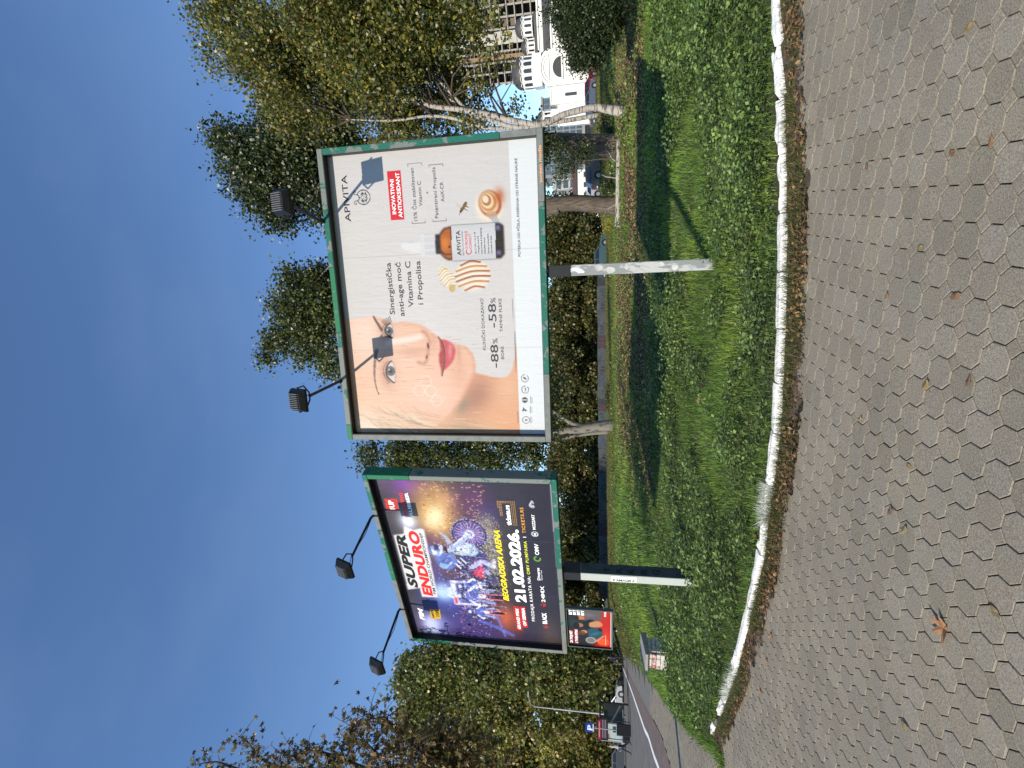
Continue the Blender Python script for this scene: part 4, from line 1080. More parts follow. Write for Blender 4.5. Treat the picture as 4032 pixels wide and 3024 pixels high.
c.ell(1.65, 1.95, .2, .24, (.86, .60, .42), .95); c.ell(1.5, 2.1, .26, .28, (.45, .24, .10), .8); c.poly(smooth([(1.2, 1.6), (1.9, 1.7), (2.2, 1.1), (1.8, .7), (1.1, .8), (1.0, 1.3)], 4, True), (.12, .33, .38), .02); c.blob(1.5, 1.2, .12, .4, (.30, .52, .56), .7, rot=.5)
c.poly(smooth([(2.2, 1.5), (2.7, 1.55), (2.9, .9), (2.4, .7)], 3, True), (.82, .58, .40), .02); c.poly(smooth([(.3, .9), (.9, 1.1), (1.0, .4), (.4, .3)], 3, True), (.93, .36, .10), .02); c.stroke([(.7, 1.1), (1.3, .65)], .08, (.88, .6, .45), .9); c.ell(.75, 1.5, .38, .38, (.75, .75, .74), .95); c.ell(.75, 1.5, .3, .3, (.42, .42, .42), .8); c.ell(2.0, .85, .2, .14, (.08, .07, .08), .9, .5)
c.poly([(.25, 2.72), (1.75, 2.72), (1.75, 3.0), (.25, 3.0)], (.55, .05, .10)); c.poly([(.25, 2.35), (1.9, 2.35), (1.9, 2.66), (.25, 2.66)], (.55, .05, .10)); c.poly([(.1, .1), (4.1, .1), (4.1, .15), (.1, .15)], (.9, .85, .84)); c.stroke([(.3, .5), (1.4, .5)], .02, (.95, .9, .88))
P3 = c.build('poster', print_mat('far_poster_print', .5, .2, 4.0), B3, YP, ZB3)
T3 = lambda s, x, z, w_, cap, col=(.97, .97, .97), bold=.03: text(s, x, z, w_, cap, col, P3, YT - .004, ZB3, bold)
T3('ZA TVOJ SVET', .32, 2.76, 1.35, .2); T3('U TVOM RITMU', .32, 2.40, 1.5, .2)
for k in range(4): T3('BIT', 3.42, 2.72 - .27 * k, .55, .22)
T3('mts', 3.45, .45, .5, .2, bold=.01)

# ================================================================== VEGETATION
M_LEAF = leaf_mat('tree_leaf', .4, .38, .5); M_GRASS = leaf_mat('grass_blade', .3, .5, .3); M_DRY = leaf_mat('dry_leaf', .25, .7, .2)
M_BIRCH = bpy.data.materials.new('birch_bark'); M_BIRCH.use_nodes = True
nt = M_BIRCH.node_tree; N = nt.nodes; L = nt.links; b = N['Principled BSDF']
geo = N.new('ShaderNodeNewGeometry'); mp = N.new('ShaderNodeMapping'); mp.inputs['Scale'].default_value = (2.5, 2.5, 14)
L.new(geo.outputs['Position'], mp.inputs[0]); n1 = N.new('ShaderNodeTexNoise'); n1.inputs['Scale'].default_value = 1.6; n1.inputs['Detail'].default_value = 5; L.new(mp.outputs[0], n1.inputs['Vector'])
r1 = N.new('ShaderNodeValToRGB'); r1.color_ramp.elements[0].position = .36; r1.color_ramp.elements[0].color = (.05, .045, .04, 1); r1.color_ramp.elements[1].position = .5; r1.color_ramp.elements[1].color = (.36, .33, .285, 1)
L.new(n1.outputs['Fac'], r1.inputs[0]); L.new(r1.outputs[0], b.inputs['Base Color']); b.inputs['Roughness'].default_value = .8
M_BARK = mat('furrowed_bark', (.055, .043, .032), .9, col2=(.15, .122, .095), vscale=9, bump=1.0, bscale=12, thresh=(.35, .65), stretch=(1.5, 1.5, .3))
M_TWIG = mat('twig_bark', (.07, .055, .042), .9, .3, 8)
M_PALEBARK = mat('pale_bark', (.19, .175, .145), .85, col2=(.07, .06, .05), vscale=5, thresh=(.5, .62), stretch=(1, 1, .5))

def pick(cols, wts, n):
    C = np.array(cols); wts = np.array(wts, float) / sum(wts)
    return C[RNG.choice(len(C), n, p=wts)]

def leaf_quads(P, size, cols, wts, flat=0.0, aspect=.62, clustone=None, droop=0.0):
    """rhombic leaves at P; returns V,F,tint"""
    n = len(P)
    a = RNG.normal(0, 1, (n, 3)); a[:, 2] = a[:, 2] * (1 - flat) - droop; a /= np.linalg.norm(a, axis=1)[:, None] + 1e-9
    r = RNG.normal(0, 1, (n, 3)); 
    if flat > 0: r[:, 2] *= (1 - flat)
    bvec = np.cross(a, r)
    if flat > 0:
        bvec = np.cross(np.array([0, 0, 1.0])[None] + RNG.normal(0, .35, (n, 3)), a)
    bvec /= np.linalg.norm(bvec, axis=1)[:, None] + 1e-9
    s = size * RNG.uniform(.65, 1.25, n)[:, None]
    V = np.stack([P - a * s * .5, P + bvec * s * aspect * .5 - a * s * .05, P + a * s * .5, P - bvec * s * aspect * .5 - a * s * .05], 1).reshape(-1, 3)
    Fq = np.arange(4 * n).reshape(-1, 4)
    t = pick(cols, wts, n) * RNG.uniform(.72, 1.25, (n, 1))
    if clustone is not None: t = t * clustone[:, None]
    return V, Fq, t

def star_leaves(P, size, cols, wts):
    """lobed maple-like leaves (plane tree): fan of quads"""
    ang = np.array([90, 62, 38, 10, -20, -60, -90, -120, -160, 170, 142, 118]) * math.pi / 180
    rad = np.array([1.0, .42, .85, .38, .72, .30, .34, .30, .72, .38, .85, .42])
    n = len(P); k = len(ang)
    a = RNG.normal(0, 1, (n, 3)); a /= np.linalg.norm(a, axis=1)[:, None]
    r = RNG.normal(0, 1, (n, 3)); bv = np.cross(a, r); bv /= np.linalg.norm(bv, axis=1)[:, None]
    nn = np.cross(a, bv)
    s = size * RNG.uniform(.6, 1.2, n)[:, None]
    V = np.zeros((n, k + 1, 3))
    V[:, 0] = P
    for i in range(k):
        curl = -.22 * (1 - 0) * rad[i] ** 2
        V[:, i + 1] = P + s * .5 * rad[i] * (math.sin(ang[i]) * a + math.cos(ang[i]) * bv) + nn * s * curl * RNG.uniform(.2, 1.3, (n, 1))
    f = np.array([[0, 2 * j + 1, 2 * j + 2, (2 * j + 2) % k + 1] for j in range(k // 2)])
    Fq = (f[None] + (np.arange(n) * (k + 1))[:, None, None]).reshape(-1, 4)
    t = pick(cols, wts, n) * RNG.uniform(.7, 1.25, (n, 1))
    return V.reshape(-1, 3), Fq, np.repeat(t, len(f), axis=0)

def crown_points(blobs, base_dense=1.0, shell=.45):
    """clusters in each blob: (centre, radii, n clusters, sigma, leaves per cluster)"""
    P = []; T = []; CC = []
    for c_, r_, nc, sg, nl in blobs:
        c_ = np.array(c_, float); r_ = np.array(r_, float)
        d = RNG.normal(0, 1, (nc, 3)); d /= np.linalg.norm(d, axis=1)[:, None]
        rad = (shell + (1 - shell) * RNG.random(nc) ** .6) * RNG.uniform(.82, 1.14, nc)
        C = c_ + d * rad[:, None] * r_
        m = RNG.poisson(nl * base_dense, nc) + 2
        tone = RNG.uniform(.72, 1.22, nc)
        idx = np.repeat(np.arange(nc), m)
        off = RNG.normal(0, 1, (len(idx), 3)) * sg * np.array([1, 1, .8])
        P.append(C[idx] + off); T.append(tone[idx]); CC.append(C)
    return np.concatenate(P), np.concatenate(T), np.concatenate(CC)

def polyat(pts, t):
    pts = np.array(pts); d = np.concatenate([[0], np.cumsum(np.linalg.norm(np.diff(pts, axis=0), axis=1))]); d /= d[-1]
    return np.array([np.interp(t, d, pts[:, k]) for k in range(3)])

def tree(name, label, trunks, blobs, leaf, cols, wts, bark, limbs=26, dense=1.0, cat='tree', group=None, limb_r=.05, twig_r=.012, shell=.45, aspect=.62, star=False, lm=None, limb_m=None, droop=0.0, gain=1.0):
    base = np.array(trunks[0][0][0])
    root = thing(name, label, cat, base, 0, group)
    P, T, CC = crown_points(blobs, dense, shell)
    if star: V, Fq, t = star_leaves(P, leaf, cols, wts)
    else: V, Fq, t = leaf_quads(P, leaf, cols, wts, aspect=aspect, clustone=T, droop=droop)
    t = np.asarray(t) * gain
    link('crown', np_mesh('crown', V - base, Fq, t, mats=[lm or M_LEAF]), root)
    tb = MB()
    for pts, rad in trunks:
        pts = smooth([tuple(p) for p in pts], 5); rr = np.interp(np.linspace(0, 1, len(pts)), np.linspace(0, 1, len(rad)), rad)
        tb.tube([np.array(p) - base for p in pts], list(rr), 9)
    tb.build('trunk', bark, root, smooth=True)
    if limbs:
        lb = MB()
        sel = CC[RNG.permutation(len(CC))[:limbs]]
        for cpt in sel:
            tr = trunks[RNG.integers(len(trunks))]
            tz_ = np.array([p[2] for p in tr[0]])
            best = None
            for tt in np.linspace(.35, .98, 12):
                q = polyat(tr[0], tt)
                dd = np.linalg.norm(q - cpt) + max(0, q[2] - cpt[2] + .4) * 2
                if best is None or dd < best[0]: best = (dd, q, tt)
            q = best[1]; ln = np.linalg.norm(cpt - q)
            mid1 = q + (cpt - q) * .35 + RNG.normal(0, .06 * ln, 3) + np.array([0, 0, .06 * ln]); mid2 = q + (cpt - q) * .7 + RNG.normal(0, .05 * ln, 3)
            r0 = min(limb_r, limb_r * .35 + .010 * ln)
            lb.tube([q - base, mid1 - base, mid2 - base, cpt - base], [r0, r0 * .7, r0 * .45, twig_r * .6], 5, cap=False)
        lb.build('limbs', limb_m or bark, root, smooth=True, fix=False)
    return root

def dpx(x, y, Y): return at(x * 1.8228, y * 1.8228, Y)     # half-size picture coordinates
def db(x, y, r, Y, nc, sg, nl, ry=None, rz=1.0):
    c_ = dpx(x, y, Y); R_ = r * 1.8228 / F * Y
    return (c_, (R_, ry or R_, R_ * rz), nc, sg, nl)
def rz_(a, b_, Y): return at(1500 + a / 2.212, b_ / 2.212, Y)

GREEN = [(0.0878, 0.1148, 0.027), (0.135, 0.1553, 0.0378), (0.0567, 0.081, 0.0216), (0.216, 0.2093, 0.054)]
YELL = [(0.221, 0.2015, 0.039), (0.338, 0.299, 0.052), (0.143, 0.1625, 0.0325), (0.442, 0.325, 0.052), (0.091, 0.1105, 0.026), (0.221, 0.1495, 0.039)]
DKGR = [(0.0286, 0.0455, 0.0156), (0.0455, 0.0676, 0.0208), (0.065, 0.091, 0.0286), (0.0195, 0.0286, 0.013)]
BRN = [(0.15, 0.1275, 0.042), (0.105, 0.105, 0.033), (0.21, 0.15, 0.0525), (0.0675, 0.0675, 0.0255)]

# --- birch at the right, pale curved stems, yellowing crown
bp_ = [rz_(a, b_, 17) for a, b_ in ((2075, 985), (1960, 950), (1850, 935), (1600, 995), (1400, 1080), (1200, 1060), (950, 1000), (700, 955), (450, 925), (180, 850), (-200, 760), (-600, 640))]
bp_[0][2] = tzs(bp_[0][0], 17) + .0
br2 = [rz_(a, b_, 17.1) for a, b_ in ((1420, 1090), (1190, 1110), (930, 1040), (780, 985), (600, 800), (300, 500), (-100, 260))]
br3 = [rz_(a, b_, 17.3) for a, b_ in ((1900, 1000), (1550, 1060), (1050, 1120), (820, 1090), (650, 1035), (420, 1010), (100, 1050), (-300, 1040))]
br4 = [rz_(a, b_, 17.4) for a, b_ in ((1210, 1062), (980, 985), (800, 960), (640, 900), (500, 700), (200, 350), (-200, 80))]
tree('birch_tree', 'tall yellowing birch with pale curved stems beside the pale billboard',
     [(bp_, [.20, .13, .115, .105, .10, .10, .092, .088, .08, .065, .05, .03]), (br2, [.06, .075, .08, .07, .05, .035, .02]), (br3, [.08, .075, .075, .07, .06, .05, .035, .02]), (br4, [.05, .06, .055, .05, .04, .03, .015])],
     [db(520, 60, 95, 16.5, 70, .32, 75), db(590, 130, 105, 16, 95, .30, 85), db(700, 50, 115, 15.5, 130, .30, 100), db(690, 180, 100, 17.2, 110, .30, 90), db(800, 110, 110, 15.5, 130, .30, 100), db(820, 230, 75, 18.2, 60, .28, 80),
      db(900, 40, 105, 15.3, 110, .30, 100), db(930, 170, 85, 18.2, 80, .28, 85), db(1000, 60, 55, 15.5, 24, .25, 70), db(880, 250, 45, 18.4, 26, .22, 70), db(760, -60, 120, 15.5, 90, .32, 90), db(470, 20, 70, 16.5, 30, .3, 50), db(1000, 240, 60, 18.6, 26, .25, 60), db(620, 240, 60, 18, 40, .28, 70), db(450, 130, 45, 17, 14, .3, 26), db(1050, 30, 50, 14.5, 12, .16, 26), db(1075, 110, 45, 14.8, 9, .14, 22), db(1040, 180, 45, 15.2, 9, .15, 24), db(1030, 290, 40, 17, 9, .2, 30), db(1120, 250, 40, 17, 8, .16, 22)],
     .122, YELL + GREEN[:2] + [(.40, .40, .30)], [3, 2, 4, 1.0, 4, 1.5, 3, 3, .8], M_BIRCH, limbs=90, limb_r=.045, shell=.35, limb_m=M_TWIG, aspect=.75)
# --- dark poplar, trunk B
tB = [at(2437, 573, 21), at(2330, 570, 21), at(2200, 560, 21), at(1900, 555, 21.3), at(1500, 560, 21.5), at(1050, 570, 21.8)]
tB[0][2] = tzs(tB[0][0], 21) + .0
tree('poplar_tree', 'thick-trunked dark green poplar just behind the pale billboard’s near end', [(tB, [.46, .40, .36, .28, .2, .06]), ([at(1900, 555, 21.3), at(1500, 640, 21), at(1200, 760, 21)], [.2, .12, .04])],
     [db(520, 330, 62, 21, 60, .36, 70), db(560, 400, 70, 21, 70, .36, 75), db(620, 300, 80, 21, 85, .38, 80), db(650, 390, 85, 21.5, 85, .38, 80), db(600, 470, 42, 21, 26, .32, 60), db(720, 290, 65, 21, 55, .35, 75), db(760, 420, 90, 22, 60, .4, 60), db(480, 300, 35, 21, 16, .32, 45), db(960, 330, 90, 22, 60, .4, 50), db(1160, 310, 40, 19.5, 22, .25, 45)],
     .15, DKGR + GREEN[:3] + [(.42, .44, .36)], [2, 3, 3, 2, 3, 2, 2, 1.5], M_BARK, limbs=60, limb_r=.09, shell=.3, limb_m=M_PALEBARK, aspect=.8)
# --- poplar, trunk A, crown shows above the pale board
tA = [at(2443, 808, 22), at(2380, 808, 22), at(2280, 800, 22), at(2190, 805, 22), at(2050, 830, 22.2), at(1700, 900, 22.5), at(1300, 1130, 22.8)]
tA[0][2] = tzs(tA[0][0], 22) + .0
tree('poplar_tree', 'forked poplar with brown trunk seen under the middle of the pale billboard', [(tA, [.46, .36, .34, .33, .24, .18, .05]), ([at(2200, 820, 22), at(2120, 850, 22.1), at(1900, 1000, 22.2), at(1500, 1250, 22.4), at(1180, 1330, 22.5)], [.24, .18, .14, .09, .03]), ([at(2200, 800, 22), at(2120, 775, 22), at(1900, 740, 22)], [.2, .14, .06])],
     [db(600, 740, 34, 22.5, 26, .30, 55), db(650, 670, 55, 22.5, 55, .32, 65), db(665, 740, 55, 22.5, 50, .32, 65), db(690, 600, 40, 22.5, 34, .30, 60), db(610, 660, 30, 22.5, 16, .28, 50), db(575, 775, 20, 22.5, 8, .22, 40), db(720, 780, 45, 22.5, 30, .3, 60), db(640, 620, 40, 22.4, 30, .3, 60), db(700, 660, 60, 22.4, 50, .34, 65), db(740, 680, 60, 22.6, 45, .34, 60), db(880, 640, 110, 22.8, 70, .45, 45)],
     .15, GREEN + DKGR[:2] + [(.42, .44, .36)], [3, 3, 3, 1.5, 1, 2, 1.0], M_BARK, limbs=46, limb_r=.08, shell=.3, limb_m=M_PALEBARK, aspect=.8)
# --- pale trunk C, crown between the boards
tC = [at(2412, 1672, 29), at(2330, 1682, 29), at(2280, 1690, 29), at(2180, 1700, 29), at(1900, 1740, 29), at(1500, 1790, 29)]
tC[0][2] = tzs(tC[0][0], 29) + .0
tree('poplar_tree', 'green poplar with forked pale trunk in the gap between two billboards', [(tC, [.34, .28, .25, .2, .15, .05]), ([at(2330, 1682, 29), at(2240, 1660, 29), at(2100, 1560, 29)], [.16, .13, .05]), ([at(2400, 1700, 30), at(2300, 1710, 30), at(2180, 1735, 30), at(1950, 1800, 30)], [.13, .10, .09, .04])],
     [db(800, 985, 30, 29, 20, .35, 50), db(880, 985, 55, 29, 55, .38, 65), db(960, 1000, 60, 29, 60, .38, 65), db(1050, 975, 62, 29, 60, .38, 65), db(1120, 960, 50, 29, 42, .36, 60), db(1160, 1000, 28, 29, 12, .3, 35), db(900, 900, 80, 29.5, 50, .5, 45), db(1080, 870, 90, 29.5, 60, .5, 45), db(1170, 900, 55, 29, 36, .4, 50), db(1175, 830, 45, 30, 30, .4, 45)],
     .18, GREEN + BRN[:2], [3, 2, 4, 1, 1, 1], M_PALEBARK, limbs=46, limb_r=.06, shell=.3, aspect=.8)

# --- trees behind the wall: each its own thing
k = 0
wall_trees = [(1235, 560, 95, 'olive tree behind the far wall under the pale billboard, nearest its near end'), (1225, 660, 92, 'rust-tinged tree behind the far wall beside the forked poplar'), (1222, 770, 96, 'broad olive tree behind the far wall seen right under the billboard middle'),
              (1228, 850, 90, 'dark bushy tree behind the far wall left of the pale billboard post'), (1225, 920, 94, 'dense dark tree behind the far wall by the pale forked trunk'), (1245, 1085, 96, 'brown twiggy tree behind the wall in the gap between billboards'), (1235, 1160, 92, 'olive tree behind the far wall under the purple billboard'), (1235, 1240, 95, 'dark tree behind the far wall beside the purple billboard post'), (1215, 1320, 93, 'green tree behind the red billboard, at the end of the far wall'), (1200, 1390, 98, 'tall olive tree left of the red billboard in the distance'), (1240, 600, 104, 'pale olive tree far behind the thick poplar trunk'), (1222, 505, 90, 'yellowing tree far behind, between forked trunk and thick trunk'), (1215, 530, 106, 'tall dim tree far behind the billboard post, right of it'), (1230, 715, 99, 'dark olive tree far behind, between forked trunk and billboard post'), (1232, 1010, 99, 'low brownish tree beyond the wall under the billboard’s far corner'), (1225, 885, 100, 'olive tree far behind the wall under the woman’s face')]
for x_, y_, Y, lab in wall_trees:
    g = at(2385, y_ * 1.8228, Y); g[2] = tzs(g[0], g[1])
    ctr = dpx(x_ - 8, y_, Y); H_ = ctr[2] - g[2]
    r_ = 66 * 1.8228 / F * Y
    small = y_ in (1085,)
    bl = [(ctr + np.array([RNG.normal(0, 1.2), 0, RNG.normal(0, .8)]), (r_ * .9, r_ * .8, r_ * (.5 if small else .75)), 90, .75, 46), (ctr + np.array([-r_ * .5, 1, -1.0]), (r_ * .7, r_ * .7, r_ * .6), 60, .7, 46), (ctr + np.array([r_ * .5, -1, -.6]), (r_ * .7, r_ * .7, r_ * .6), 60, .7, 46), (g + np.array([0, -1, 2.4]), (r_ * 1.1, r_ * .6, 1.9), 70, .6, 46)]
    if small: bl = [bl[0], bl[3]]
    top = g + np.array([RNG.normal(0, .6), 0, H_ + 1])
    tree('far_tree', lab, [([g, g + (top - g) * .4 + RNG.normal(0, .3, 3), top], [.22, .16, .04])], bl, .52, BRN + GREEN[:3], [3, 3, 1.5, 3, 2, 2, 2], M_PALEBARK, limbs=14, limb_r=.07, shell=.2, group='trees behind the far wall', aspect=.85)

# --- row of slender trees behind the parked cars at the left
lt = [(2609, 58, 1010, 1425, 'slender pale-trunked tree behind the parked cars, nearest the red billboard'), (2668, 59, 985, 1490, 'slender pale-trunked tree behind the silver car’s bonnet'), (2730, 61, 960, 1450, 'leafy green tree behind the silver car roof'),
      (2830, 60, 1010, 1550, 'yellow-green tree behind the street lamp at the road'), (2950, 62, 1030, 1630, 'olive-brown tree behind the bus shelter'), (3060, 60, 1000, 1700, 'tree at the far left edge behind the road')]
for i, (yb, Y, xt, yt, lab) in enumerate(lt):
    g = at(2440, yb, Y); g[2] = tzs(g[0], g[1]) - .1
    tp = at((880 if i < 4 else 900) * 1.8228, yt * 1.8228, Y)
    bl = []
    sh = (34, -12, 14, 0, 30, -10)[i]
    for xx_, dy, r_ in ((900, 0, 40), (950, 12, 60), (950, -20, 55), (1020, 0, 70), (1080, -25, 65), (1090, 28, 65), (1160, 0, 75), (1220, -20, 62), (1230, 25, 60), (1275, 0, 45)):
        xx_ += sh * (1 if xx_ < 1100 else .3) + RNG.normal(0, 8)
        if i > 3: xx_ += 25
        c_ = dpx(xx_, yt + dy + (RNG.normal(0, 8)), Y + RNG.normal(0, .8)); R_ = r_ * 1.8228 / F * Y * .92
        bl.append((c_, (R_, R_, R_), 60, .58, 44))
    cols = (GREEN + BRN, [3, 3, 3, 1.5, 1, 2, 1, 1]) if i in (0, 1, 2) else (YELL[:3] + BRN + GREEN[:2], [3, 2, 2, 4, 2, 3, 1.5, 2, 2])
    tree('roadside_tree', lab, [([g, g + (tp - g) * .3 + RNG.normal(0, .25, 3), g + (tp - g) * .65 + RNG.normal(0, .4, 3), tp], [.16, .13, .09, .03])], bl, .40, cols[0], cols[1], M_PALEBARK, limbs=30, gain=1.55, limb_r=.07, shell=.25, group='trees behind the parked cars', aspect=.8, droop=.3)

# --- plane tree: trunk stands outside the picture, boughs reach in at the lower left
def z6(a, b_, Y): return at(700 + a / 1.3825, 2400 + b_ / 1.3825, Y)
ptb = np.array([-10.6, 8.8, tzs(-10.6, 8.8) - .02])
root = thing('plane_tree', 'plane tree with large brown lobed leaves, boughs hanging in from the corner', 'tree', ptb)
boughs = [[(1500, 1150), (1250, 950), (1100, 800), (1000, 700), (950, 620)], [(1300, 1000), (1000, 860), (820, 790), (700, 770), (620, 800), (560, 780)], [(1100, 960), (800, 880), (560, 860), (440, 800), (380, 720), (330, 690)], [(1500, 1150), (1450, 900), (1300, 760), (1180, 650), (1130, 590), (1030, 600)], [(1700, 1150), (1600, 950), (1500, 850), (1450, 700), (1400, 640)], [(1000, 1000), (600, 960), (300, 860), (200, 830), (80, 850)]]
tb = MB(); P = []
crot = np.array([-9.6, 8.7, 6.0])
tb.tube([ptb - ptb, np.array([.1, .0, 1.6]), np.array([.3, -.05, 3.2]), crot - ptb], [.24, .2, .17, .13], 10)
tb.build('trunk', M_PALEBARK, root, smooth=True)
lb = MB()
for i, bo in enumerate(boughs):
    Yb = 8.6 + .35 * (i % 3)
    pts = [crot if i < 5 else crot + np.array([.1, 0, .4])] + [z6(a, b_, Yb) for a, b_ in bo]
    pp = smooth([tuple(p) for p in pts], 5)
    rr = np.linspace(.06, .006, len(pp))
    lb.tube([np.array(p) - ptb for p in pp], list(rr), 6, cap=False)
    for j in range(6, len(pp)):
        m_ = 14 if i in (0, 3, 4) else 6
        p0 = np.array(pp[j])
        for q in range(m_):
            o_ = RNG.normal(0, .22 if i in (0, 3, 4) else .13, 3)
            P.append(p0 + o_)
            if q % 3 == 0: lb.tube([p0 - ptb, p0 + o_ * .6 - ptb + np.array([0, 0, .02]), p0 + o_ - ptb], [.007, .005, .002], 4, cap=False)
lb.build('limbs', M_TWIG, root, smooth=True, fix=False)
for cx, cy, r_, n_ in ((1250, 820, 110, 150), (1400, 760, 100, 150), (1150, 750, 70, 70), (1500, 820, 110, 170), (1350, 900, 130, 160), (860, 800, 50, 40), (1000, 860, 70, 60), (1600, 760, 90, 150), (1700, 850, 120, 180), (1450, 880, 120, 170), (1550, 900, 120, 170), (1230, 900, 110, 130), (1120, 840, 70, 70), (700, 850, 60, 40), (500, 850, 60, 40), (900, 760, 50, 50), (820, 830, 60, 60), (640, 800, 40, 36), (420, 790, 35, 26), (960, 690, 35, 34), (1120, 640, 35, 34)):
    c_ = z6(cx, cy, 8.9); R_ = r_ / 1.3825 / F * 8.9 * 1.25
    d_ = np.clip(RNG.normal(0, .55, (n_, 3)), -.95, .95); P += list(c_ + d_ * np.array([R_, R_ * 1.6, R_]))
V, Fq, t = star_leaves(np.array(P) - ptb, .17, [(.19, .115, .045), (.26, .17, .06), (.10, .08, .03), (.33, .24, .075), (.13, .125, .035), (.06, .045, .02)], [3, 2.2, 3, 1.2, 2.5, 2])
link('crown', np_mesh('crown', V, Fq, t, mats=[M_LEAF]), root)

# --- dark evergreen at the right edge, shrubs
def shrub(name, label, x_, y_, Y, r_, n_, leaf, cols, wts, blobs=None, group=None, aspect=.5, sg=.14, z0=None):
    c_ = at(x_, y_, Y); R_ = r_ / F * Y
    g = np.array([c_[0], c_[1], tzs(c_[0], c_[1]) + .03])
    bl = blobs or [((c_[0], c_[1], (c_[2] + g[2]) / 2 + .1), (R_, R_, max(.25, (c_[2] - g[2]) * .6)), n_, sg, 34)]
    st = [([g, g + np.array([.05, 0, max(.3, (c_[2] - g[2]) * .5)]), g + np.array([.0, .03, max(.5, (c_[2] - g[2]) * .9)])], [.04, .03, .012])]
    return tree(name, label, st, bl, leaf, cols, wts, M_TWIG, limbs=16, limb_r=.02, shell=.25, cat='shrub', group=group, aspect=aspect)
def eb(a, b_, r_, Y, nc): 
    c_ = rz_(a, b_, Y); R_ = r_ / 2.212 / F * Y
    return (c_, (R_, R_ * .8, R_), nc, .13, 46)
shrub('evergreen_bush', 'dark glossy evergreen bush at the right-hand end of the lawn', 2290, 60, 13.5, 130, 60, .085, DKGR + [(.07, .09, .03)], [3, 4, 3, 3, .8],
      [eb(1800, 140, 190, 13.5, 90), eb(1720, 330, 160, 13.5, 80), eb(1830, 440, 140, 13.4, 70), eb(1650, 180, 150, 13.8, 60), eb(1950, 260, 150, 13.3, 70), eb(1900, 60, 180, 13.5, 80), eb(2010, 130, 150, 13.2, 60), eb(1560, 60, 140, 14, 40), eb(1700, -120, 220, 13.6, 80), eb(1950, -150, 200, 13.5, 60), eb(1720, 520, 70, 13.6, 22)])
shrub('low_shrub', 'dark low shrub growing beside the fallen birch log', 2400, 720, 21.5, 42, 34, .10, DKGR + GREEN[:2], [2, 3, 3, 2, 2, 1])
shrub('low_shrub', 'low green shrub between the thick trunk and the white church', 2380, 520, 24, 60, 34, .11, DKGR + GREEN[:2], [2, 3, 3, 2, 2, 1])
shrub('yellow_sapling', 'small bright yellow sapling standing behind the fallen log', 2400, 890, 25, 16, 10, .09, [(.50, .42, .03), (.38, .36, .04), (.16, .2, .03)], [3, 2, 1])
shrub('low_shrub', 'weedy green shrub at the foot of the far wall', 2395, 1560, 40, 50, 34, .13, GREEN + DKGR[:2], [2, 2, 3, 1, 1, 2])
shrub('round_bush', 'clipped round bush in front of the white church', 2315, 385, 78, 17, 14, .3, DKGR + GREEN[:2], [2, 3, 3, 2, 2, 1], sg=.3)
shrub('ivy_bush', 'ivy-leaved bush growing against the thick poplar trunk', 2260, 640, 19.5, 55, 20, .09, DKGR + GREEN[:2], [2, 3, 3, 2, 3, 2], [(at(2230, 640, 19.6), (.5, .4, .55), 34, .13, 34), (at(2300, 600, 19.6), (.45, .4, .4), 24, .13, 34), (at(2200, 590, 19.6), (.4, .4, .4), 20, .13, 30), (at(2200, 690, 19.7), (.35, .3, .3), 12, .12, 26)])

# --- fallen birch log
lg = [at(2462, 548, 18.5), at(2458, 640, 18.6), at(2455, 700, 18.8), at(2450, 800, 19.0), at(2452, 892, 19.3)]
for p in lg: p[2] = tzs(p[0], p[1]) + .17
root = thing('fallen_log', 'fallen birch log with peeling white bark lying on the grass', 'log', lg[2])
MB().tube([p - lg[2] for p in smooth_pts] if False else [np.array(p) - lg[2] for p in smooth([tuple(q) for q in lg], 4)], list(np.linspace(.075, .10, 17)), 9).build('log', M_BIRCH, root, smooth=True)
for a0, dx_, dy_, dz_ in ((2, .1, -.2, .6), (3, -.5, -.1, .55), (1, .3, -.3, .35)):
    MB().tube([lg[a0] - lg[2], lg[a0] - lg[2] + np.array([dx_ * .4, dy_ * .5, dz_ * .7]), lg[a0] - lg[2] + np.array([dx_, dy_, dz_])], [.025, .018, .006], 5).build('branch_stub', M_BIRCH, root)

# ================================================================== LAWN COVER
def lawn_samples(n, y0, y1, xk=.82, xo=1.4):
    y = y0 * np.exp(RNG.random(n) * math.log(y1 / y0)); x = RNG.uniform(-1, 1, n) * (xk * y + xo)
    m = in_lawn(x, y, .08)
    return x[m], y[m]
def blades(x, y, h, wd, cols, wts, lean=.55, z0=.06, tone=None):
    n = len(x)
    z = tz(x, y) + z0
    a = RNG.uniform(0, 2 * math.pi, n)
    H_ = h * RNG.uniform(.5, 1.35, n); L_ = H_ * np.abs(RNG.normal(0, lean, n))
    la = RNG.uniform(0, 2 * math.pi, n)
    B = np.stack([x, y, z], -1); ax = np.stack([np.cos(a), np.sin(a), 0 * a], -1) * (wd * RNG.uniform(.7, 1.3, n))[:, None] * .5
    T_ = B + np.stack([np.cos(la) * L_, np.sin(la) * L_, H_], -1)
    V = np.stack([B - ax, B + ax, T_], 1).reshape(-1, 3)
    t = pick(cols, wts, n) * RNG.uniform(.7, 1.3, (n, 1))
    if tone is not None: t = t * tone[:, None]
    return V, np.arange(3 * n).reshape(-1, 3), t
def join(parts):
    Vs, Fs, Ts, o_ = [], [], [], 0
    for V, F_, t in parts:
        Vs.append(V); Fs.append(F_ + o_); Ts.append(t); o_ += len(V)
    return np.concatenate(Vs), np.concatenate(Fs), np.concatenate(Ts)
GR = [(0.1123, 0.2153, 0.0272), (0.1544, 0.2571, 0.037), (0.0702, 0.1495, 0.0198), (0.1778, 0.2392, 0.0556), (0.2059, 0.2272, 0.0926)]
GW = [4, 3, 3, 1.5, .6]
x, y = lawn_samples(330000, 4.55, 75)
w_patch = fbm(x, y, .55, 11)          # where the broadleaf weeds grow
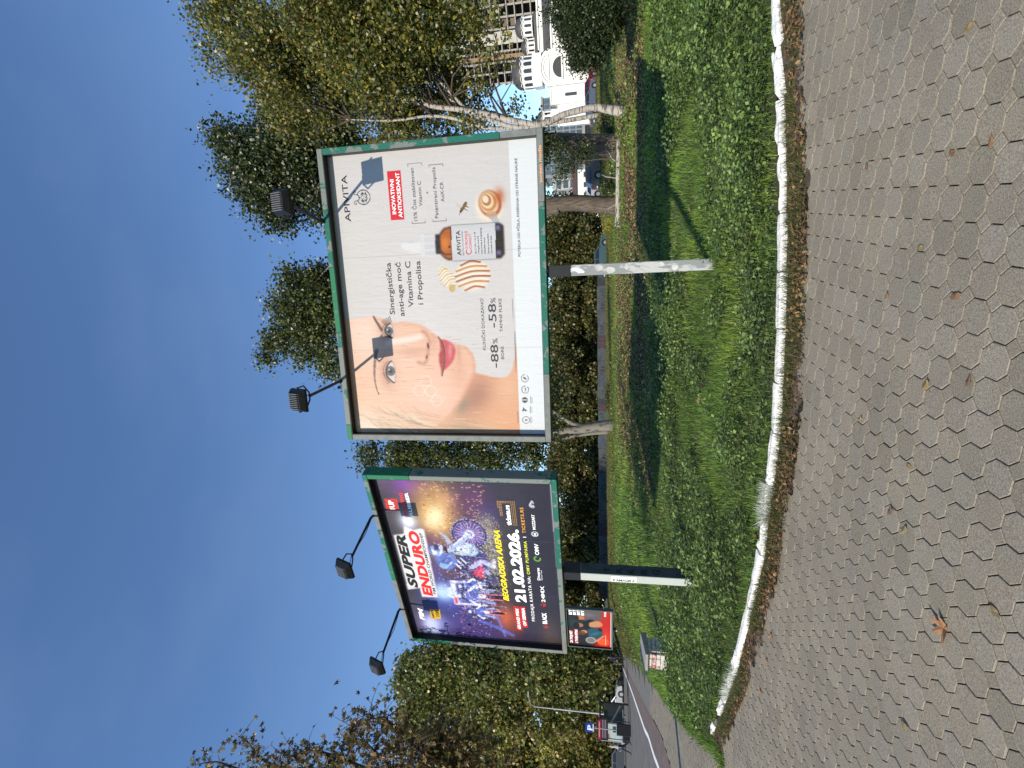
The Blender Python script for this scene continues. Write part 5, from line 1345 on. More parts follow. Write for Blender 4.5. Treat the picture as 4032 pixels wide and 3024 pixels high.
litter = sstep(12.2, 13.8, y) * (1 - sstep(19.5, 23, y)) * sstep(-4, 0, x)
keep = RNG.random(len(x)) > .9 * litter * sstep(.30, .45, fbm(x, y, .8, 21))
keep &= RNG.random(len(x)) > .6 * sstep(.45, .56, w_patch) * (y < 14)
x, y = x[keep], y[keep]
d_ = np.hypot(x, y)
tone = .55 + .9 * fbm(x, y, .7, 31)
yel = sstep(.5, .62, fbm(x, y, .9, 71))
g1 = blades(x, y, np.clip(.075 * (d_ / 6) ** .35, .06, .20) * (.45 + 1.3 * fbm(x, y, 1.1, 33)), .0065 * (d_ / 5) ** .95, GR, GW, tone=tone)
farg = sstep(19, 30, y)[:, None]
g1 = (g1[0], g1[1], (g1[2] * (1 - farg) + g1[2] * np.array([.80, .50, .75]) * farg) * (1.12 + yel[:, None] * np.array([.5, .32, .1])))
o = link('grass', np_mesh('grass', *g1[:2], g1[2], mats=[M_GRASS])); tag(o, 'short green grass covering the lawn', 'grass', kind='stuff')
# broadleaf weeds
x, y = lawn_samples(190000, 4.6, 30)
wp = fbm(x, y, .55, 11)
keep = RNG.random(len(x)) < sstep(.44, .52, wp) * (.25 + .75 * sstep(.36, .52, fbm(x, y, 2.6, 13))) * np.where(y > 13, .5, 1)
x, y = x[keep], y[keep]
clump = sstep(.42, .68, fbm(x, y, 2.6, 13))
hh = RNG.random(len(x)) ** .7 * (.05 + .10 * sstep(.47, .7, fbm(x, y, .55, 11)) + .16 * clump) + .02
P = np.stack([x, y, tz(x, y) + .06 + hh], -1)
dd = np.hypot(x, y)
V, Fq, t = leaf_quads(P, 1.0, [(.095, .15, .034), (.14, .205, .052), (.05, .085, .02), (.20, .265, .085)], [3, 3, 3, 1.8], flat=.6, aspect=.85)
sc = (.039 * (dd / 5) ** .55)
V = (V.reshape(-1, 4, 3) - P[:, None]) * sc[:, None, None] + P[:, None]
o = link('weeds', np_mesh('weeds', V.reshape(-1, 3), Fq, t * (.7 + .6 * (hh / .2))[:, None], mats=[M_GRASS])); tag(o, 'dark green patches of broadleaf weeds in the lawn', 'weeds', kind='stuff')
# leaf litter
x, y = lawn_samples(60000, 5, 40); x = np.concatenate([x, RNG.uniform(-5, 16, 90000)]); y = np.concatenate([y, RNG.uniform(12, 25, 90000)])
lit = sstep(12.0, 13.4, y) * (1 - sstep(21, 27, y)) * sstep(-4.5, -.5, x)
keep = RNG.random(len(x)) < np.maximum(lit * sstep(.25, .42, fbm(x, y, .8, 21)), .006)
x, y = x[keep], y[keep]
P = np.stack([x, y, tz(x, y) + .075 + RNG.random(len(x)) * .05], -1)
V, Fq, t = leaf_quads(P, .09, [(.26, .18, .09), (.36, .26, .13), (.17, .115, .06), (.44, .35, .17), (.12, .085, .05)], [3, 3, 3, 1.2, 2], flat=.75, aspect=.6)
o = link('leaf_litter', np_mesh('leaf_litter', V, Fq, t, mats=[M_DRY])); tag(o, 'brown fallen leaves scattered over the lawn', 'leaf litter', kind='stuff')
# kerb-side strip: dry tufts, soil crumbs, leaves
n = 26000
x = RNG.uniform(-5.3, 6, n); k0 = np.interp(x, KX, KY); off = -.03 - .33 * RNG.random(n) ** 1.0
tuft = vnoise(x, off, 3.2, 40)
keep = RNG.random(n) < np.where(off > -.20, .95, .40) * sstep(.22, .5, tuft)
x, y = x[keep], (k0 + off)[keep]
gA = blades(x, y, (.05 + .06 * vnoise(x, y, 2.3, 44)) * np.where(y > np.interp(x, KX, KY) - .12, np.where(x < -1.6, .8, 1.2), .8), .006, [(.07, .105, .02), (.12, .13, .035), (.20, .17, .08), (.05, .075, .016)], [3, 2, 2, 3], lean=.8, z0=.02)
o = link('verge_grass', np_mesh('verge_grass', *gA[:2], gA[2], mats=[M_GRASS])); tag(o, 'dry tufts of grass along the front of the white kerb', 'grass', kind='stuff')
n = 5200
x = RNG.uniform(-5.3, 6, n); k0 = np.interp(x, KX, KY); off = -.05 - .36 * RNG.random(n) ** .7
keep = RNG.random(n) < .30 + .7 * sstep(.45, .65, vnoise(x, off, 1.7, 47)); x, off, k0 = x[keep], off[keep], k0[keep]
P = np.stack([x, k0 + off, tz(x, k0 + off) + .04 + .03 * RNG.random(len(x))], -1)
V, Fq, t = leaf_quads(P, .042, [(.20, .115, .055), (.28, .17, .08), (.11, .065, .035), (.36, .22, .10)], [3, 3, 3, 1.2], flat=.7, aspect=.6)
o = link('verge_litter', np_mesh('verge_litter', V, Fq, t, mats=[M_DRY])); tag(o, 'crumbled brown leaves along the foot of the kerb', 'leaf litter', kind='stuff')
# whitewashed tufts where the kerb is overgrown
n = 900
x = np.concatenate([RNG.uniform(-1.35, -.95, n), RNG.uniform(-4.2, -3.4, n // 2)]); y = np.interp(x, KX, KY) + RNG.normal(.03, .035, len(x))
gA = blades(x, y, .10, .009, [(.62, .63, .56), (.45, .5, .36)], [3, 1], lean=.7, z0=.03)
o = link('whitewashed_grass', np_mesh('whitewashed_grass', *gA[:2], gA[2], mats=[M_DRY])); tag(o, 'grass splashed white with kerb paint', 'grass', kind='stuff')
# footway edge against the lawn at the left: trailing grass
yv = RNG.uniform(7.4, 24, 9000); xv = np.interp(yv, EY, EX) + RNG.normal(.02, .07, len(yv))
gA = blades(xv, yv, .10, .014, GR, GW, lean=.8, z0=.02)
o = link('edge_grass', np_mesh('edge_grass', *gA[:2], gA[2], mats=[M_GRASS])); tag(o, 'grass spilling over the lawn edge on to the footway', 'grass', kind='stuff')

# --- single fallen leaves on the pavers
def leaf_thing(px_, py_, size, col, label, group=None, star=False, rot=0.0, curl=.25):
    d = ray(px_, py_); t_ = 0
    for _ in range(6):
        t_ = (tzs(d[0] * t_, d[1] * t_) + .022 - CAMH) / d[2]
    x_, y_ = d[0] * t_, d[1] * t_
    if star: ang = np.array([90, 62, 38, 10, -20, -60, -90, -120, -160, 170, 142, 118]); rad = np.array([1.0, .42, .85, .38, .72, .30, .34, .30, .72, .38, .85, .42])
    else: ang = np.arange(0, 360, 30); rad = np.array([1, .62, .48, .42, .48, .62, .85, .6, .46, .42, .46, .64])
    vs = [(0, 0, .008)]; 
    for a_, r_ in zip(ang, rad):
        a_ = math.radians(a_) + rot; rr = r_ * size / 2 * random.uniform(.85, 1.12)
        h_ = .003 + curl * size * (r_ ** 2) * abs(math.sin(a_ * 1.0 + rot)) * random.uniform(.4, 1.0)
        vs.append((rr * math.cos(a_), rr * math.sin(a_), h_))
    k_ = len(ang); fs = [(0, i + 1, (i + 1) % k_ + 1) for i in range(k_)]
    stem = MB().add(vs, fs)
    m_ = mat('leaf_%02d%02d%02d' % tuple(int(c * 99) for c in col), col, .75, .4, 25)
    o = stem.build('fallen_leaf', m_, None, (x_, y_, tzs(x_, y_) + .022)); return tag(o, label, 'leaf', group)
leaf_thing(3721, 2475, .20, (.30, .15, .07), 'large curled brown lobed leaf lying alone on the pavers', star=True, rot=.6, curl=.4)
ORD = ['nearest', 'second', 'third', 'fourth', 'fifth', 'sixth', 'seventh', 'eighth', 'ninth', 'tenth', 'eleventh', 'twelfth', 'thirteenth', 'fourteenth', 'fifteenth', 'sixteenth', 'seventeenth']
for kk, (px_, py_) in enumerate(sorted(((3816, 108), (3907, 555), (3753, 603), (3626, 976), (3415, 654), (3495, 1163), (3768, 1166), (3653, 1512), (3819, 1503), (3391, 1648), (3581, 1835), (3511, 2009), (3567, 2086), (3918, 2407), (3563, 2855), (3168, 2954), (3097, 2784)))):
    leaf_thing(px_, py_, random.uniform(.05, .085), random.choice([(.22, .12, .06), (.26, .17, .075), (.17, .10, .055), (.24, .19, .09)]), 'small dry tan leaf on the grey pavers, %s from the kerb' % ORD[kk], 'single dry leaves on the pavers', rot=random.uniform(0, 6), curl=.3)
for kk, (px_, py_, s_) in enumerate(sorted(((3005, 1660, .10), (3040, 1440, .12), (2985, 1690, .11), (2995, 585, .06), (2820, 1805, .07), (2990, 2180, .10), (3037, 2500, .11), (3020, 2600, .10), (2995, 2720, .10), (3120, 1310, .11), (3110, 1420, .10), (3130, 460, .08)), key=lambda q: q[1])):
    leaf_thing(px_, py_, s_ * 1.15, random.choice([(.32, .18, .085), (.37, .24, .12), (.26, .14, .07)]), 'tan lobed leaf beside the white kerb, %s from its right-hand end' % ORD[kk], 'lobed leaves fallen beside the kerb', star=True, rot=random.uniform(0, 6), curl=.3)

# ================================================================== BUILT BACKGROUND
M_PLAST = mat('white_render', (.72, .71, .67), .85, .05, 1.5)
M_ROOF = mat('dark_lead_roof', (.07, .068, .065), .55, .2, 2.5, metal=.2)
M_WIN = mat('window_glass', (.03, .034, .04), .15, spec=.6)
M_CONC = mat('raw_concrete', (.30, .28, .24), .9, .2, .6)
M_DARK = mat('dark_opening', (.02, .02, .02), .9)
M_YEL = mat('yellow_render', (.55, .36, .10), .85, .12, 1.0)
M_BLUEGL = mat('curtain_glass', (.06, .085, .11), .2, .3, .5, spec=.7)
M_SCAF = mat('scaffold_orange', (.24, .15, .075), .8, .3, 2.0)

# --- church (local x runs along the nave, -y faces the camera)
cl = at(2330, 372, 98); cr = at(2300, 60, 90)
ORI = at(2318, 322, 96)
church = thing('church', 'white church with dark ribbed domes behind the birch', 'church', (ORI[0], ORI[1], 4.5), -.42)
church.scale = (.72, .72, .72)
def arch(cx, z0, w_, h_, n=8):
    r_ = w_ / 2
    return [(cx - r_, z0), (cx + r_, z0)] + [(cx + r_ * math.cos(a), z0 + h_ - r_ + r_ * math.sin(a)) for a in np.linspace(0, math.pi, n)]
def wall_box(x0, x1, y0, y1, z0, z1, name='wall', m_=None): return MB().box(((x0 + x1) / 2, (y0 + y1) / 2, (z0 + z1) / 2), (x1 - x0, y1 - y0, z1 - z0)).build(name, m_ or M_PLAST, church)
def window(parent, cx, z0, w_, h_, y, m_=M_WIN, round_=True, frame=True, fm_=M_PLAST):
    pts = arch(cx, z0, w_, h_) if round_ else [(cx - w_ / 2, z0), (cx + w_ / 2, z0), (cx + w_ / 2, z0 + h_), (cx - w_ / 2, z0 + h_)]
    o = MB().prism(pts, y - .02, y + .05).build('window', m_, parent)
    if frame:
        cxm, czm = cx, z0 + h_ / 2
        out = [(cxm + (x - cxm) * 1.35, czm + (z - czm) * 1.14) for x, z in pts]
        n_ = len(pts); fb = MB()
        vs = [(x, y - .06, z) for x, z in out] + [(x, y - .06, z) for x, z in pts] + [(x, y + .02, z) for x, z in out]
        fs = [(i, (i + 1) % n_, (i + 1) % n_ + n_, i + n_) for i in range(n_)] + [(i, i + 2 * n_, (i + 1) % n_ + 2 * n_, (i + 1) % n_) for i in range(n_)]
        fb.add(vs, fs).build('frame', fm_, o)
    return o
def drum(cx, cy, z0, r_, h_, nw, dome_h):
    MB().lathe([(r_, z0), (r_, z0 + h_), (r_ * .9, z0 + h_ + .05)], (cx, cy, 0), 32).build('drum', M_PLAST, church, smooth=False)
    pr = [(r_ * 1.02, z0 + h_ * .93)] + [(r_ * 1.04 * math.cos(a), z0 + h_ * .95 + dome_h * math.sin(a)) for a in np.linspace(.05, math.pi / 2 - .02, 9)]
    dm = MB().lathe(pr, (cx, cy, 0), 32).build('dome', M_ROOF, church, smooth=True)
    MB().tube([(cx, cy, z0 + h_ + dome_h), (cx, cy, z0 + h_ + dome_h + .9)], .06, 6).tube([(cx - .3, cy, z0 + h_ + dome_h + .62), (cx + .3, cy, z0 + h_ + dome_h + .62)], .05, 6).build('cross', M_ROOF, dm)
    for k in range(nw):
        a = 2 * math.pi * (k + .5) / nw
        if math.sin(a) > .35: continue
        px, py = cx + r_ * math.cos(a), cy + r_ * math.sin(a)
        o = MB().prism(arch(0, 0, r_ * .26, h_ * .66), -.02, .05).build('window', M_WIN, church, (px, py, z0 + h_ * .10), a + math.pi / 2)
        # arcade rib and scalloped hood over each bay
        hb = MB(); R0 = math.pi * r_ / nw
        arc = [(R0 * math.cos(t), h_ * .70 + R0 * .8 * math.sin(t)) for t in np.linspace(0, math.pi, 9)]
        arc2 = [(x * 1.16, h_ * .70 + (z - h_ * .70) * 1.22) for x, z in arc]
        hb.add([(x, -.16, z) for x, z in arc] + [(x, -.16, z) for x, z in arc2] + [(x, .2, z) for x, z in arc2], [(i, i + 1, i + 10, i + 9) for i in range(8)] + [(i + 9, i + 10, i + 19, i + 18) for i in range(8)])
        hb.build('frame', M_PLAST, o)
        a2 = 2 * math.pi * k / nw
        MB().tube([(cx + r_ * 1.02 * math.cos(a2), cy + r_ * 1.02 * math.sin(a2), z0), (cx + r_ * 1.02 * math.cos(a2), cy + r_ * 1.02 * math.sin(a2), z0 + h_ * .72)], .13, 6).build('column', M_PLAST, church)
# transept gable: local origin at its left front corner, ground 0
wall_box(0, 8.2, 0, 9, -1, 9.2)
gab = [(0, 9.2), (8.2, 9.2)] + [(4.1 + 4.1 * math.cos(a), 9.2 + 2.4 * math.sin(a)) for a in np.linspace(.05, math.pi - .05, 14)]
MB().prism(gab, -.02, 8.9).build('gable', M_PLAST, church)
for r0, r1, yy_ in ((4.25, 3.85, -.35), (3.55, 3.2, -.25)):
    vs = []; n_ = 17
    for rr_, y_ in ((r0, yy_), (r1, yy_), (r0, .1), (r1, .1)):
        vs += [(4.1 + rr_ * math.cos(a), y_, 7.4 + rr_ * math.sin(a)) for a in np.linspace(0, math.pi, n_)]
    fs = [(i, i + 1, n_ + i + 1, n_ + i) for i in range(n_ - 1)] + [(i, 2 * n_ + i, 2 * n_ + i + 1, i + 1) for i in range(n_ - 1)] + [(n_ + i, n_ + i + 1, 3 * n_ + i + 1, 3 * n_ + i) for i in range(n_ - 1)]
    MB().add(vs, fs).build('arch_moulding', M_PLAST, church)
MB().prism([(4.1 + 2.4 * math.cos(a), 6.0 + 2.2 * math.sin(a)) for a in np.linspace(0, math.pi, 14)], -.06, .1).build('window', mat('lunette_glass', (.05, .05, .045), .4, .2, 3), church)
wall_box(1.2, 7.0, -.3, .2, 5.55, 5.95, 'cornice'); wall_box(-.15, 8.35, -.25, .15, 9.1, 9.35, 'cornice')
wall_box(0, .8, -.18, .1, -1, 9.05, 'pilaster'); wall_box(7.4, 8.2, -.18, .1, -1, 9.05, 'pilaster')
wall_box(2.0, 6.2, -2.2, -.02, 3.3, 3.6, 'porch_roof', M_ROOF); wall_box(2.1, 2.5, -2.1, -1.7, -1, 3.28, 'column'); wall_box(5.7, 6.1, -2.1, -1.7, -1, 3.28, 'column')
MB().prism(arch(4.1, -.8, 1.9, 3.6), -.08, .1).build('door', mat('church_door', (.07, .04, .025), .6, .2, 4), church)
wall_box(.3, 7.9, .9, 8.4, 11.2, 13.5, 'drum_base', M_PLAST)
drum(4.1, 4.7, 13.5, 3.9, 3.3, 14, 3.1)
# left wing with its small drum
wall_box(-4.2, -.02, 2.0, 9, -1, 9.0); wall_box(-4.3, -.03, 1.8, 9.2, 9.0, 9.3, 'cornice'); window(church, -2.1, 2.2, .8, 3.2, 1.98)
wall_box(-9.5, -4.25, 3.0, 10, -1, 7.2); wall_box(-9.7, -4.3, 2.8, 10.2, 7.2, 7.5, 'cornice'); window(church, -6.8, 2.4, .8, 2.8, 2.98)
wall_box(-9.0, -5.2, 3.6, 8.4, 7.5, 9.4, 'drum_base', M_PLAST); drum(-7.1, 6.0, 9.4, 1.9, 2.6, 10, 1.8)
# nave to the right
wall_box(8.22, 34, 1.2, 12, -1, 8.2); wall_box(8.23, 34.2, .9, 1.5, 8.2, 8.6, 'cornice')
MB().prism([(1.0, 8.6), (6.1, 11.0), (6.1, 8.6)], 8.25, 34.1, 'yz').build('roof', M_ROOF, church)
wall_box(8.4, 34, 6.0, 12, 8.3, 12.0, 'clerestory'); wall_box(9.3, 34.2, 5.7, 12.2, 12.0, 12.4, 'cornice')
for k in range(8):
    for z0 in (1.4, 4.6): window(church, 10.3 + 2.9 * k, z0, .95, 1.9, 1.18, round_=False)
wall_box(8.6, 18, 6.2, 10.6, 12.4, 13.25, 'drum_base', M_ROOF); drum(10.6, 8.0, 13.2, 1.9, 2.3, 10, 1.8); drum(15.0, 8.2, 13.6, 2.5, 2.8, 10, 2.3)
wall_box(-10, 34, 0.5, 14, -4, -.98, 'plinth', M_CONC)

# --- concrete frame high-rise under construction
hb_ = at(2100, 318, 230)
hr = thing('unfinished_tower', 'unfinished concrete high-rise with open floors behind the church', 'building', (hb_[0], hb_[1], 3.0), -.60)
def hbx(x0, x1, y0, y1, z0, z1, nm, m_): return MB().box(((x0 + x1) / 2, (y0 + y1) / 2, (z0 + z1) / 2), (x1 - x0, y1 - y0, z1 - z0)).build(nm, m_, hr)
NF = 20
for k in range(NF + 1):
    hbx(-.6, 58.6, -.9, 24, 3.45 * k, 3.45 * k + .42, 'floor_slab', M_CONC)
for k in range(15):
    x0 = 4.1 * k
    hbx(x0, x0 + .75, -.5, .3, .43, 3.45 * NF - .02, 'column', M_CONC)
hbx(15.2, 20.0, -.8, 6, .44, 3.45 * NF + 3, 'core_wall', mat('pale_concrete', (.42, .40, .35), .9, .12, .4))
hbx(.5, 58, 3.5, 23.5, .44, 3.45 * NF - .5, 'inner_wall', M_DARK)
sc_ = hbx(9.8, 11.4, -2.4, -1.0, 0, 3.45 * NF, 'hoist_mast', M_SCAF)
for k in range(0, NF * 2):
    hbx(8.9, 12.3, -2.5, -.95, 1.725 * k + .8, 1.725 * k + .95, 'hoist_bar', M_CONC)
for k in range(4):
    for z0 in range(3, NF - 1): hbx(21.5 + 8 * k, 24.2 + 8 * k, -.55, -.35, 3.45 * z0 + .5, 3.45 * z0 + 2.4, 'brick_infill', mat('brick_infill', (.14, .105, .085), .9, .2, 1)) if (z0 + k) % 3 else None

# --- glazed office block
ob_ = at(2300, 690, 150)
off = thing('office_block', 'blue-grey glazed office block in the gap right of the forked trunk', 'building', (ob_[0], ob_[1], 2.5), -.18)
def obx(x0, x1, y0, y1, z0, z1, nm, m_, par=None): return MB().box(((x0 + x1) / 2, (y0 + y1) / 2, (z0 + z1) / 2), (x1 - x0, y1 - y0, z1 - z0)).build(nm, m_, par or off)
obx(0, 22, 0, 12, 0, 15.6, 'wall', mat('grey_cladding', (.20, .22, .23), .6, .1, .3)); obx(-3.2, -.01, 2, 11, 0, 13.4, 'wall', mat('pale_cladding', (.38, .38, .36), .6, .1, .3)); obx(-.4, 22.3, -.4, 12.3, 15.6, 16.2, 'roof', M_CONC)
obx(.01, 22.1, -.6, -.02, 3.6, 4.2, 'canopy', M_CONC)
for f_ in range(6):
    for k in range(7):
        w0 = obx(.9 + 3 * k, 3.5 + 3 * k, -.12, -.01, 4.6 + 1.85 * f_, 6.0 + 1.85 * f_, 'window', M_BLUEGL); obx(2.15 + 3 * k, 2.25 + 3 * k, -.16, -.122, 4.6 + 1.85 * f_, 6.0 + 1.85 * f_, 'mullion', M_GALV, w0)
for f_ in range(5): obx(-2.8, -.5, 1.88, 1.99, 2.6 + 2.1 * f_, 4.0 + 2.1 * f_, 'window', M_BLUEGL)
obx(1, 21, -.3, -.03, .2, 3.3, 'shop_window', M_WIN)

# --- pale low houses on the right skyline, yellow and white blocks in the gap
def block(label, px_, py_, Y, w_, h_, dpt, wm, rows, cols_, rz=-.2, z0=None, roof=None, name='apartment_block'):
    p = at(px_, py_, Y); z0 = tzs(p[0], p[1]) - .5 if z0 is None else z0
    r = thing(name, label, 'building', (p[0], p[1], z0), rz)
    MB().box((0, dpt / 2, h_ / 2), (w_, dpt, h_)).build('wall', wm, r)
    if roof: MB().prism([(-.4, h_), (dpt / 2, h_ + roof), (dpt + .4, h_)], -w_ / 2 - .3, w_ / 2 + .3, 'yz').build('roof', mat('tile_roof', (.10, .06, .045), .9, .2, 2), r)
    else: MB().box((0, dpt / 2, h_ + .2), (w_ + .5, dpt + .5, .4)).build('roof', M_CONC, r)
    for i in range(rows):
        for j in range(cols_):
            x_ = -w_ / 2 + (j + .5) * w_ / cols_; zz = h_ - (i + .75) * min(3.0, h_ / rows)
            wn = MB().box((x_, -.03, zz), (w_ / cols_ * .5, .05, 1.3)).build('window', M_WIN, r)
            MB().box((x_, -.10, zz - .72), (w_ / cols_ * .58, .18, .1)).build('sill', M_PLAST, wn)
    return r
block('ochre apartment block seen over the wall between the billboards', 2300, 1866, 170, 6.5, 10.5, 8, M_YEL, 3, 2)
block('white flat-roofed building left of the pale forked trunk, over the wall', 2300, 1810, 185, 7.5, 11.5, 8, M_PLAST, 3, 3)
block('cream tall block peeping beside the pale forked trunk', 2290, 1745, 200, 6, 17.5, 8, mat('cream_render', (.58, .48, .30), .85, .1, 1), 5, 2)
block('long low shed with a dark pitched roof behind the wall', 2340, 1935, 108, 10.5, 1.6, 7, M_DARK, 1, 3, roof=2.0, name='shed')
block('small pale kiosk behind the wall under the purple billboard', 2330, 2052, 104, 2.4, 3.4, 2, M_PLAST, 1, 1, name='kiosk')
block('white low house right of the forked trunk, beyond the parked cars', 2330, 745, 120, 9, 4.4, 7, M_PLAST, 1, 4, roof=1.2, name='house')

# --- graffiti wall, panel by panel
M_GW = mat('shade_toned_wall', (.062, .067, .072), .9, .35, .9, bump=.2, bscale=8)  # tree shade on the wall is put into these dark base colours
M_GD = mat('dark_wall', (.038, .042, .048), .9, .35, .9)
wroot = thing('graffiti_wall', 'long low concrete wall with graffiti along the far edge of the lawn', 'wall', (-33.5, 80.5, tzs(-20, 80.5) - .1), .0)
gcol = [(.25, .03, .035), (.05, .05, .06), (.06, .10, .2), (.03, .03, .035), (.02, .08, .08)]
for k in range(26):
    x0 = 1.95 * k
    zt = 1.55 + .05 * math.sin(k * 1.7) + RNG.normal(0, .015)
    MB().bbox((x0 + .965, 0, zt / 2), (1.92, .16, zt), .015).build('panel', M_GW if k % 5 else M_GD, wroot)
    if k % 3 != 1:
        for q in range(RNG.integers(2, 4)):
            xs = x0 + .25 + q * .5 + RNG.uniform(0, .1); zs = .35 + RNG.uniform(0, .3); hgt = RNG.uniform(.45, .75)
            pts = smooth([(xs, -.085, zs), (xs + .05, -.085, zs + hgt), (xs + .3, -.085, zs + hgt * .8), (xs + .08, -.085, zs + hgt * .5), (xs + .33, -.085, zs + .03)], 3)
            MB().tube(pts, .035, 4).build('scrawl', mat('spray_%d' % (k % 5), gcol[k % 5], .7), wroot)

# --- parked cars
def car(label, px_, py_, Y, rz, col, kind='hatch', group=None, zoff=0.0):
    p = at(px_, py_, Y); z0 = tzs(p[0], p[1]) + zoff
    L_, Wd, Ht = (4.2, 1.75, 1.48) if kind == 'hatch' else (4.8, 1.95, 2.1) if kind == 'van' else (4.5, 1.78, 1.42)
    r = thing('parked_car' if kind != 'van' else 'parked_van', label, 'car' if kind != 'van' else 'van', (p[0], p[1], z0), rz, group)
    pm = mat('car_paint_%02d%02d%02d' % tuple(int(c * 99) for c in col), col, .3, spec=.6, metal=.25)
    h = L_ / 2
    if kind == 'van':
        low = [(-h, .35), (-h + .05, 1.05), (h - .75, 1.1), (h - .1, .92), (h, .4)]; cab = [(-h + .06, 1.05), (-h + .12, Ht - .08), (-h + .4, Ht), (h - 1.5, Ht), (h - .75, 1.1)]
    elif kind == 'sedan':
        low = [(-h, .38), (-h + .03, .85), (-h + .8, .95), (h - 1.3, .95), (h - .15, .75), (h, .42)]; cab = [(-h + .45, .93), (-h + 1.15, Ht), (h - 2.0, Ht), (h - 1.25, .94)]
    else:
        low = [(-h, .36), (-h + .02, .9), (h - 1.15, .97), (h - .15, .78), (h, .4)]; cab = [(-h + .05, .9), (-h + .35, Ht - .05), (-h + .8, Ht), (h - 1.9, Ht), (h - 1.1, .97)]
    def loft(prof, w0, w1, zmid):
        n_ = len(prof); vs = []
        for s_, in ((-1,), (1,)):
            vs += [(x, s_ * (w0 if z <= zmid else w1), z) for x, z in prof]
        fs = [tuple(range(n_)), tuple(reversed(range(n_, 2 * n_)))] + [(i, i + n_, (i + 1) % n_ + n_, (i + 1) % n_) for i in range(n_)]
        return MB().add(vs, fs)
    under = low + [(h - .02, .22), (-h + .02, .22)]
    bd = loft(under, Wd / 2, Wd / 2, 9).build('body', pm, r)
    roof_ = loft(cab, Wd / 2 - .03, Wd / 2 - .2, 1.02).build('roof', pm, r)
    # glazing: side panes and screens standing just proud of the cabin
    cz = [q[1] for q in cab]; zb_, zt_ = .99 if kind != 'van' else 1.15, Ht - .1
    def xat(z, side):   # front (1) / rear (-1) edge of cabin at height z
        pts = sorted(cab, key=lambda q: q[1]); fr = [q for q in cab if q[0] > 0 - .3]; re = [q for q in cab if q[0] <= -.3]
        src = sorted(re if side < 0 else fr, key=lambda q: q[1]); return float(np.interp(z, [q[1] for q in src], [q[0] for q in src]))
    for s_ in (-1, 1):
        wy = lambda z: s_ * (Wd / 2 - .03 - .17 * (z - 1.0) / (Ht - 1.0) + .006)
        xr0, xr1, xf0, xf1 = xat(zb_, -1) + .12, xat(zt_, -1) + .12, xat(zb_, 1) - .14, xat(zt_, 1) - .12
        xm = (xr0 + xf0) / 2
        MB().poly([(xr0, wy(zb_), zb_), (xm - .04, wy(zb_), zb_), (xm - .04, wy(zt_), zt_), (xr1, wy(zt_), zt_)]).build('side_window', M_DARKGL, r)
        MB().poly([(xm + .04, wy(zb_), zb_), (xf0, wy(zb_), zb_), (xf1, wy(zt_), zt_), (xm + .04, wy(zt_), zt_)]).build('side_window', M_DARKGL, r)
        MB().box((xf0 - .1, s_ * (Wd / 2 + .07), 1.0), (.14, .16, .12)).build('wing_mirror', pm, r)
        MB().bbox((h - .13, s_ * (Wd / 2 - .28), .70), (.2, .36, .14), .03).build('headlight', mat('headlight', (.7, .7, .7), .2), r)
        MB().bbox((-h + .06, s_ * (Wd / 2 - .2), .80), (.12, .26, .18), .03).build('tail_light', mat('tail_light', (.35, .02, .02), .3), r)
        for xw in (-h + .78, h - .85):
            wl_ = MB().lathe([(.20, -.10), (.30, -.10), (.315, -.06), (.315, .06), (.30, .10), (.20, .10)], (xw, s_ * (Wd / 2 - .085), .315), 18, 'y').build('wheel', mat('tyre', (.015, .015, .016), .85), r)
            MB().lathe([(.02, -.11), (.19, -.105), (.19, .105), (.02, .11)], (xw, s_ * (Wd / 2 - .085), .315), 14, 'y').build('rim', M_GALV, wl_)
            MB().lathe([(.36, s_ * .0 - .012), (.37, .012)], (xw, s_ * (Wd / 2 + .002), .33), 16, 'y').build('wheel_arch', M_BLACK, r)
    for sd in (-1, 1):
        x0, x1 = xat(zb_ + .03, sd) + .008 * sd, xat(zt_, sd) + .008 * sd; ww0, ww1 = Wd / 2 - .14, Wd / 2 - .30
        MB().poly([(x0, -ww0, zb_ + .03), (x0, ww0, zb_ + .03), (x1, ww1, zt_), (x1, -ww1, zt_)]).build('windscreen' if sd > 0 else 'rear_window', M_DARKGL, r)
        MB().box((sd * (h + .005), 0, .42), (.06, .5, .11)).build('number_plate', M_PLAST, r)
    return r
CG1, CG2 = 'cars parked along the road', 'cars parked on the street by the church'
car('silver hatchback parked side-on behind the street lamp', 2436, 2765, 58, .12, (.42, .43, .45), 'hatch', CG1)
car('black van parked beyond the silver hatchback', 2430, 2680, 66, .3, (.012, .012, .014), 'van', CG1)
car('pale grey car partly hidden by the bus shelter', 2440, 2838, 60, 1.2, (.30, .31, .32), 'sedan', CG1)
car('blue car parked behind the silver hatchback', 2425, 2800, 76, .4, (.02, .05, .22), 'hatch', CG1)
car('dark saloon at the far left beside the walking pedestrian', 2440, 2975, 52, .25, (.05, .055, .06), 'sedan', CG1)
car('grey car nearest the red billboard, between tree trunks', 2425, 2640, 72, .5, (.16, .17, .18), 'hatch', CG1)
car('dark estate car behind the thick poplar trunk', 2365, 640, 46, -.1, (.03, .035, .045), 'hatch', CG2)
car('silver saloon parked right of the forked trunk', 2362, 722, 50, .1, (.5, .52, .56), 'sedan', CG2)
car('teal-grey car behind the wall trees left of the forked trunk', 2366, 1010, 56, .05, (.06, .11, .12), 'hatch', CG2)
car('red car parked below the church gable', 2362, 345, 62, .2, (.24, .015, .03), 'hatch', CG2)
car('grey-blue car parked below the church next to the birch', 2364, 398, 60, .0, (.10, .12, .16), 'sedan', CG2)

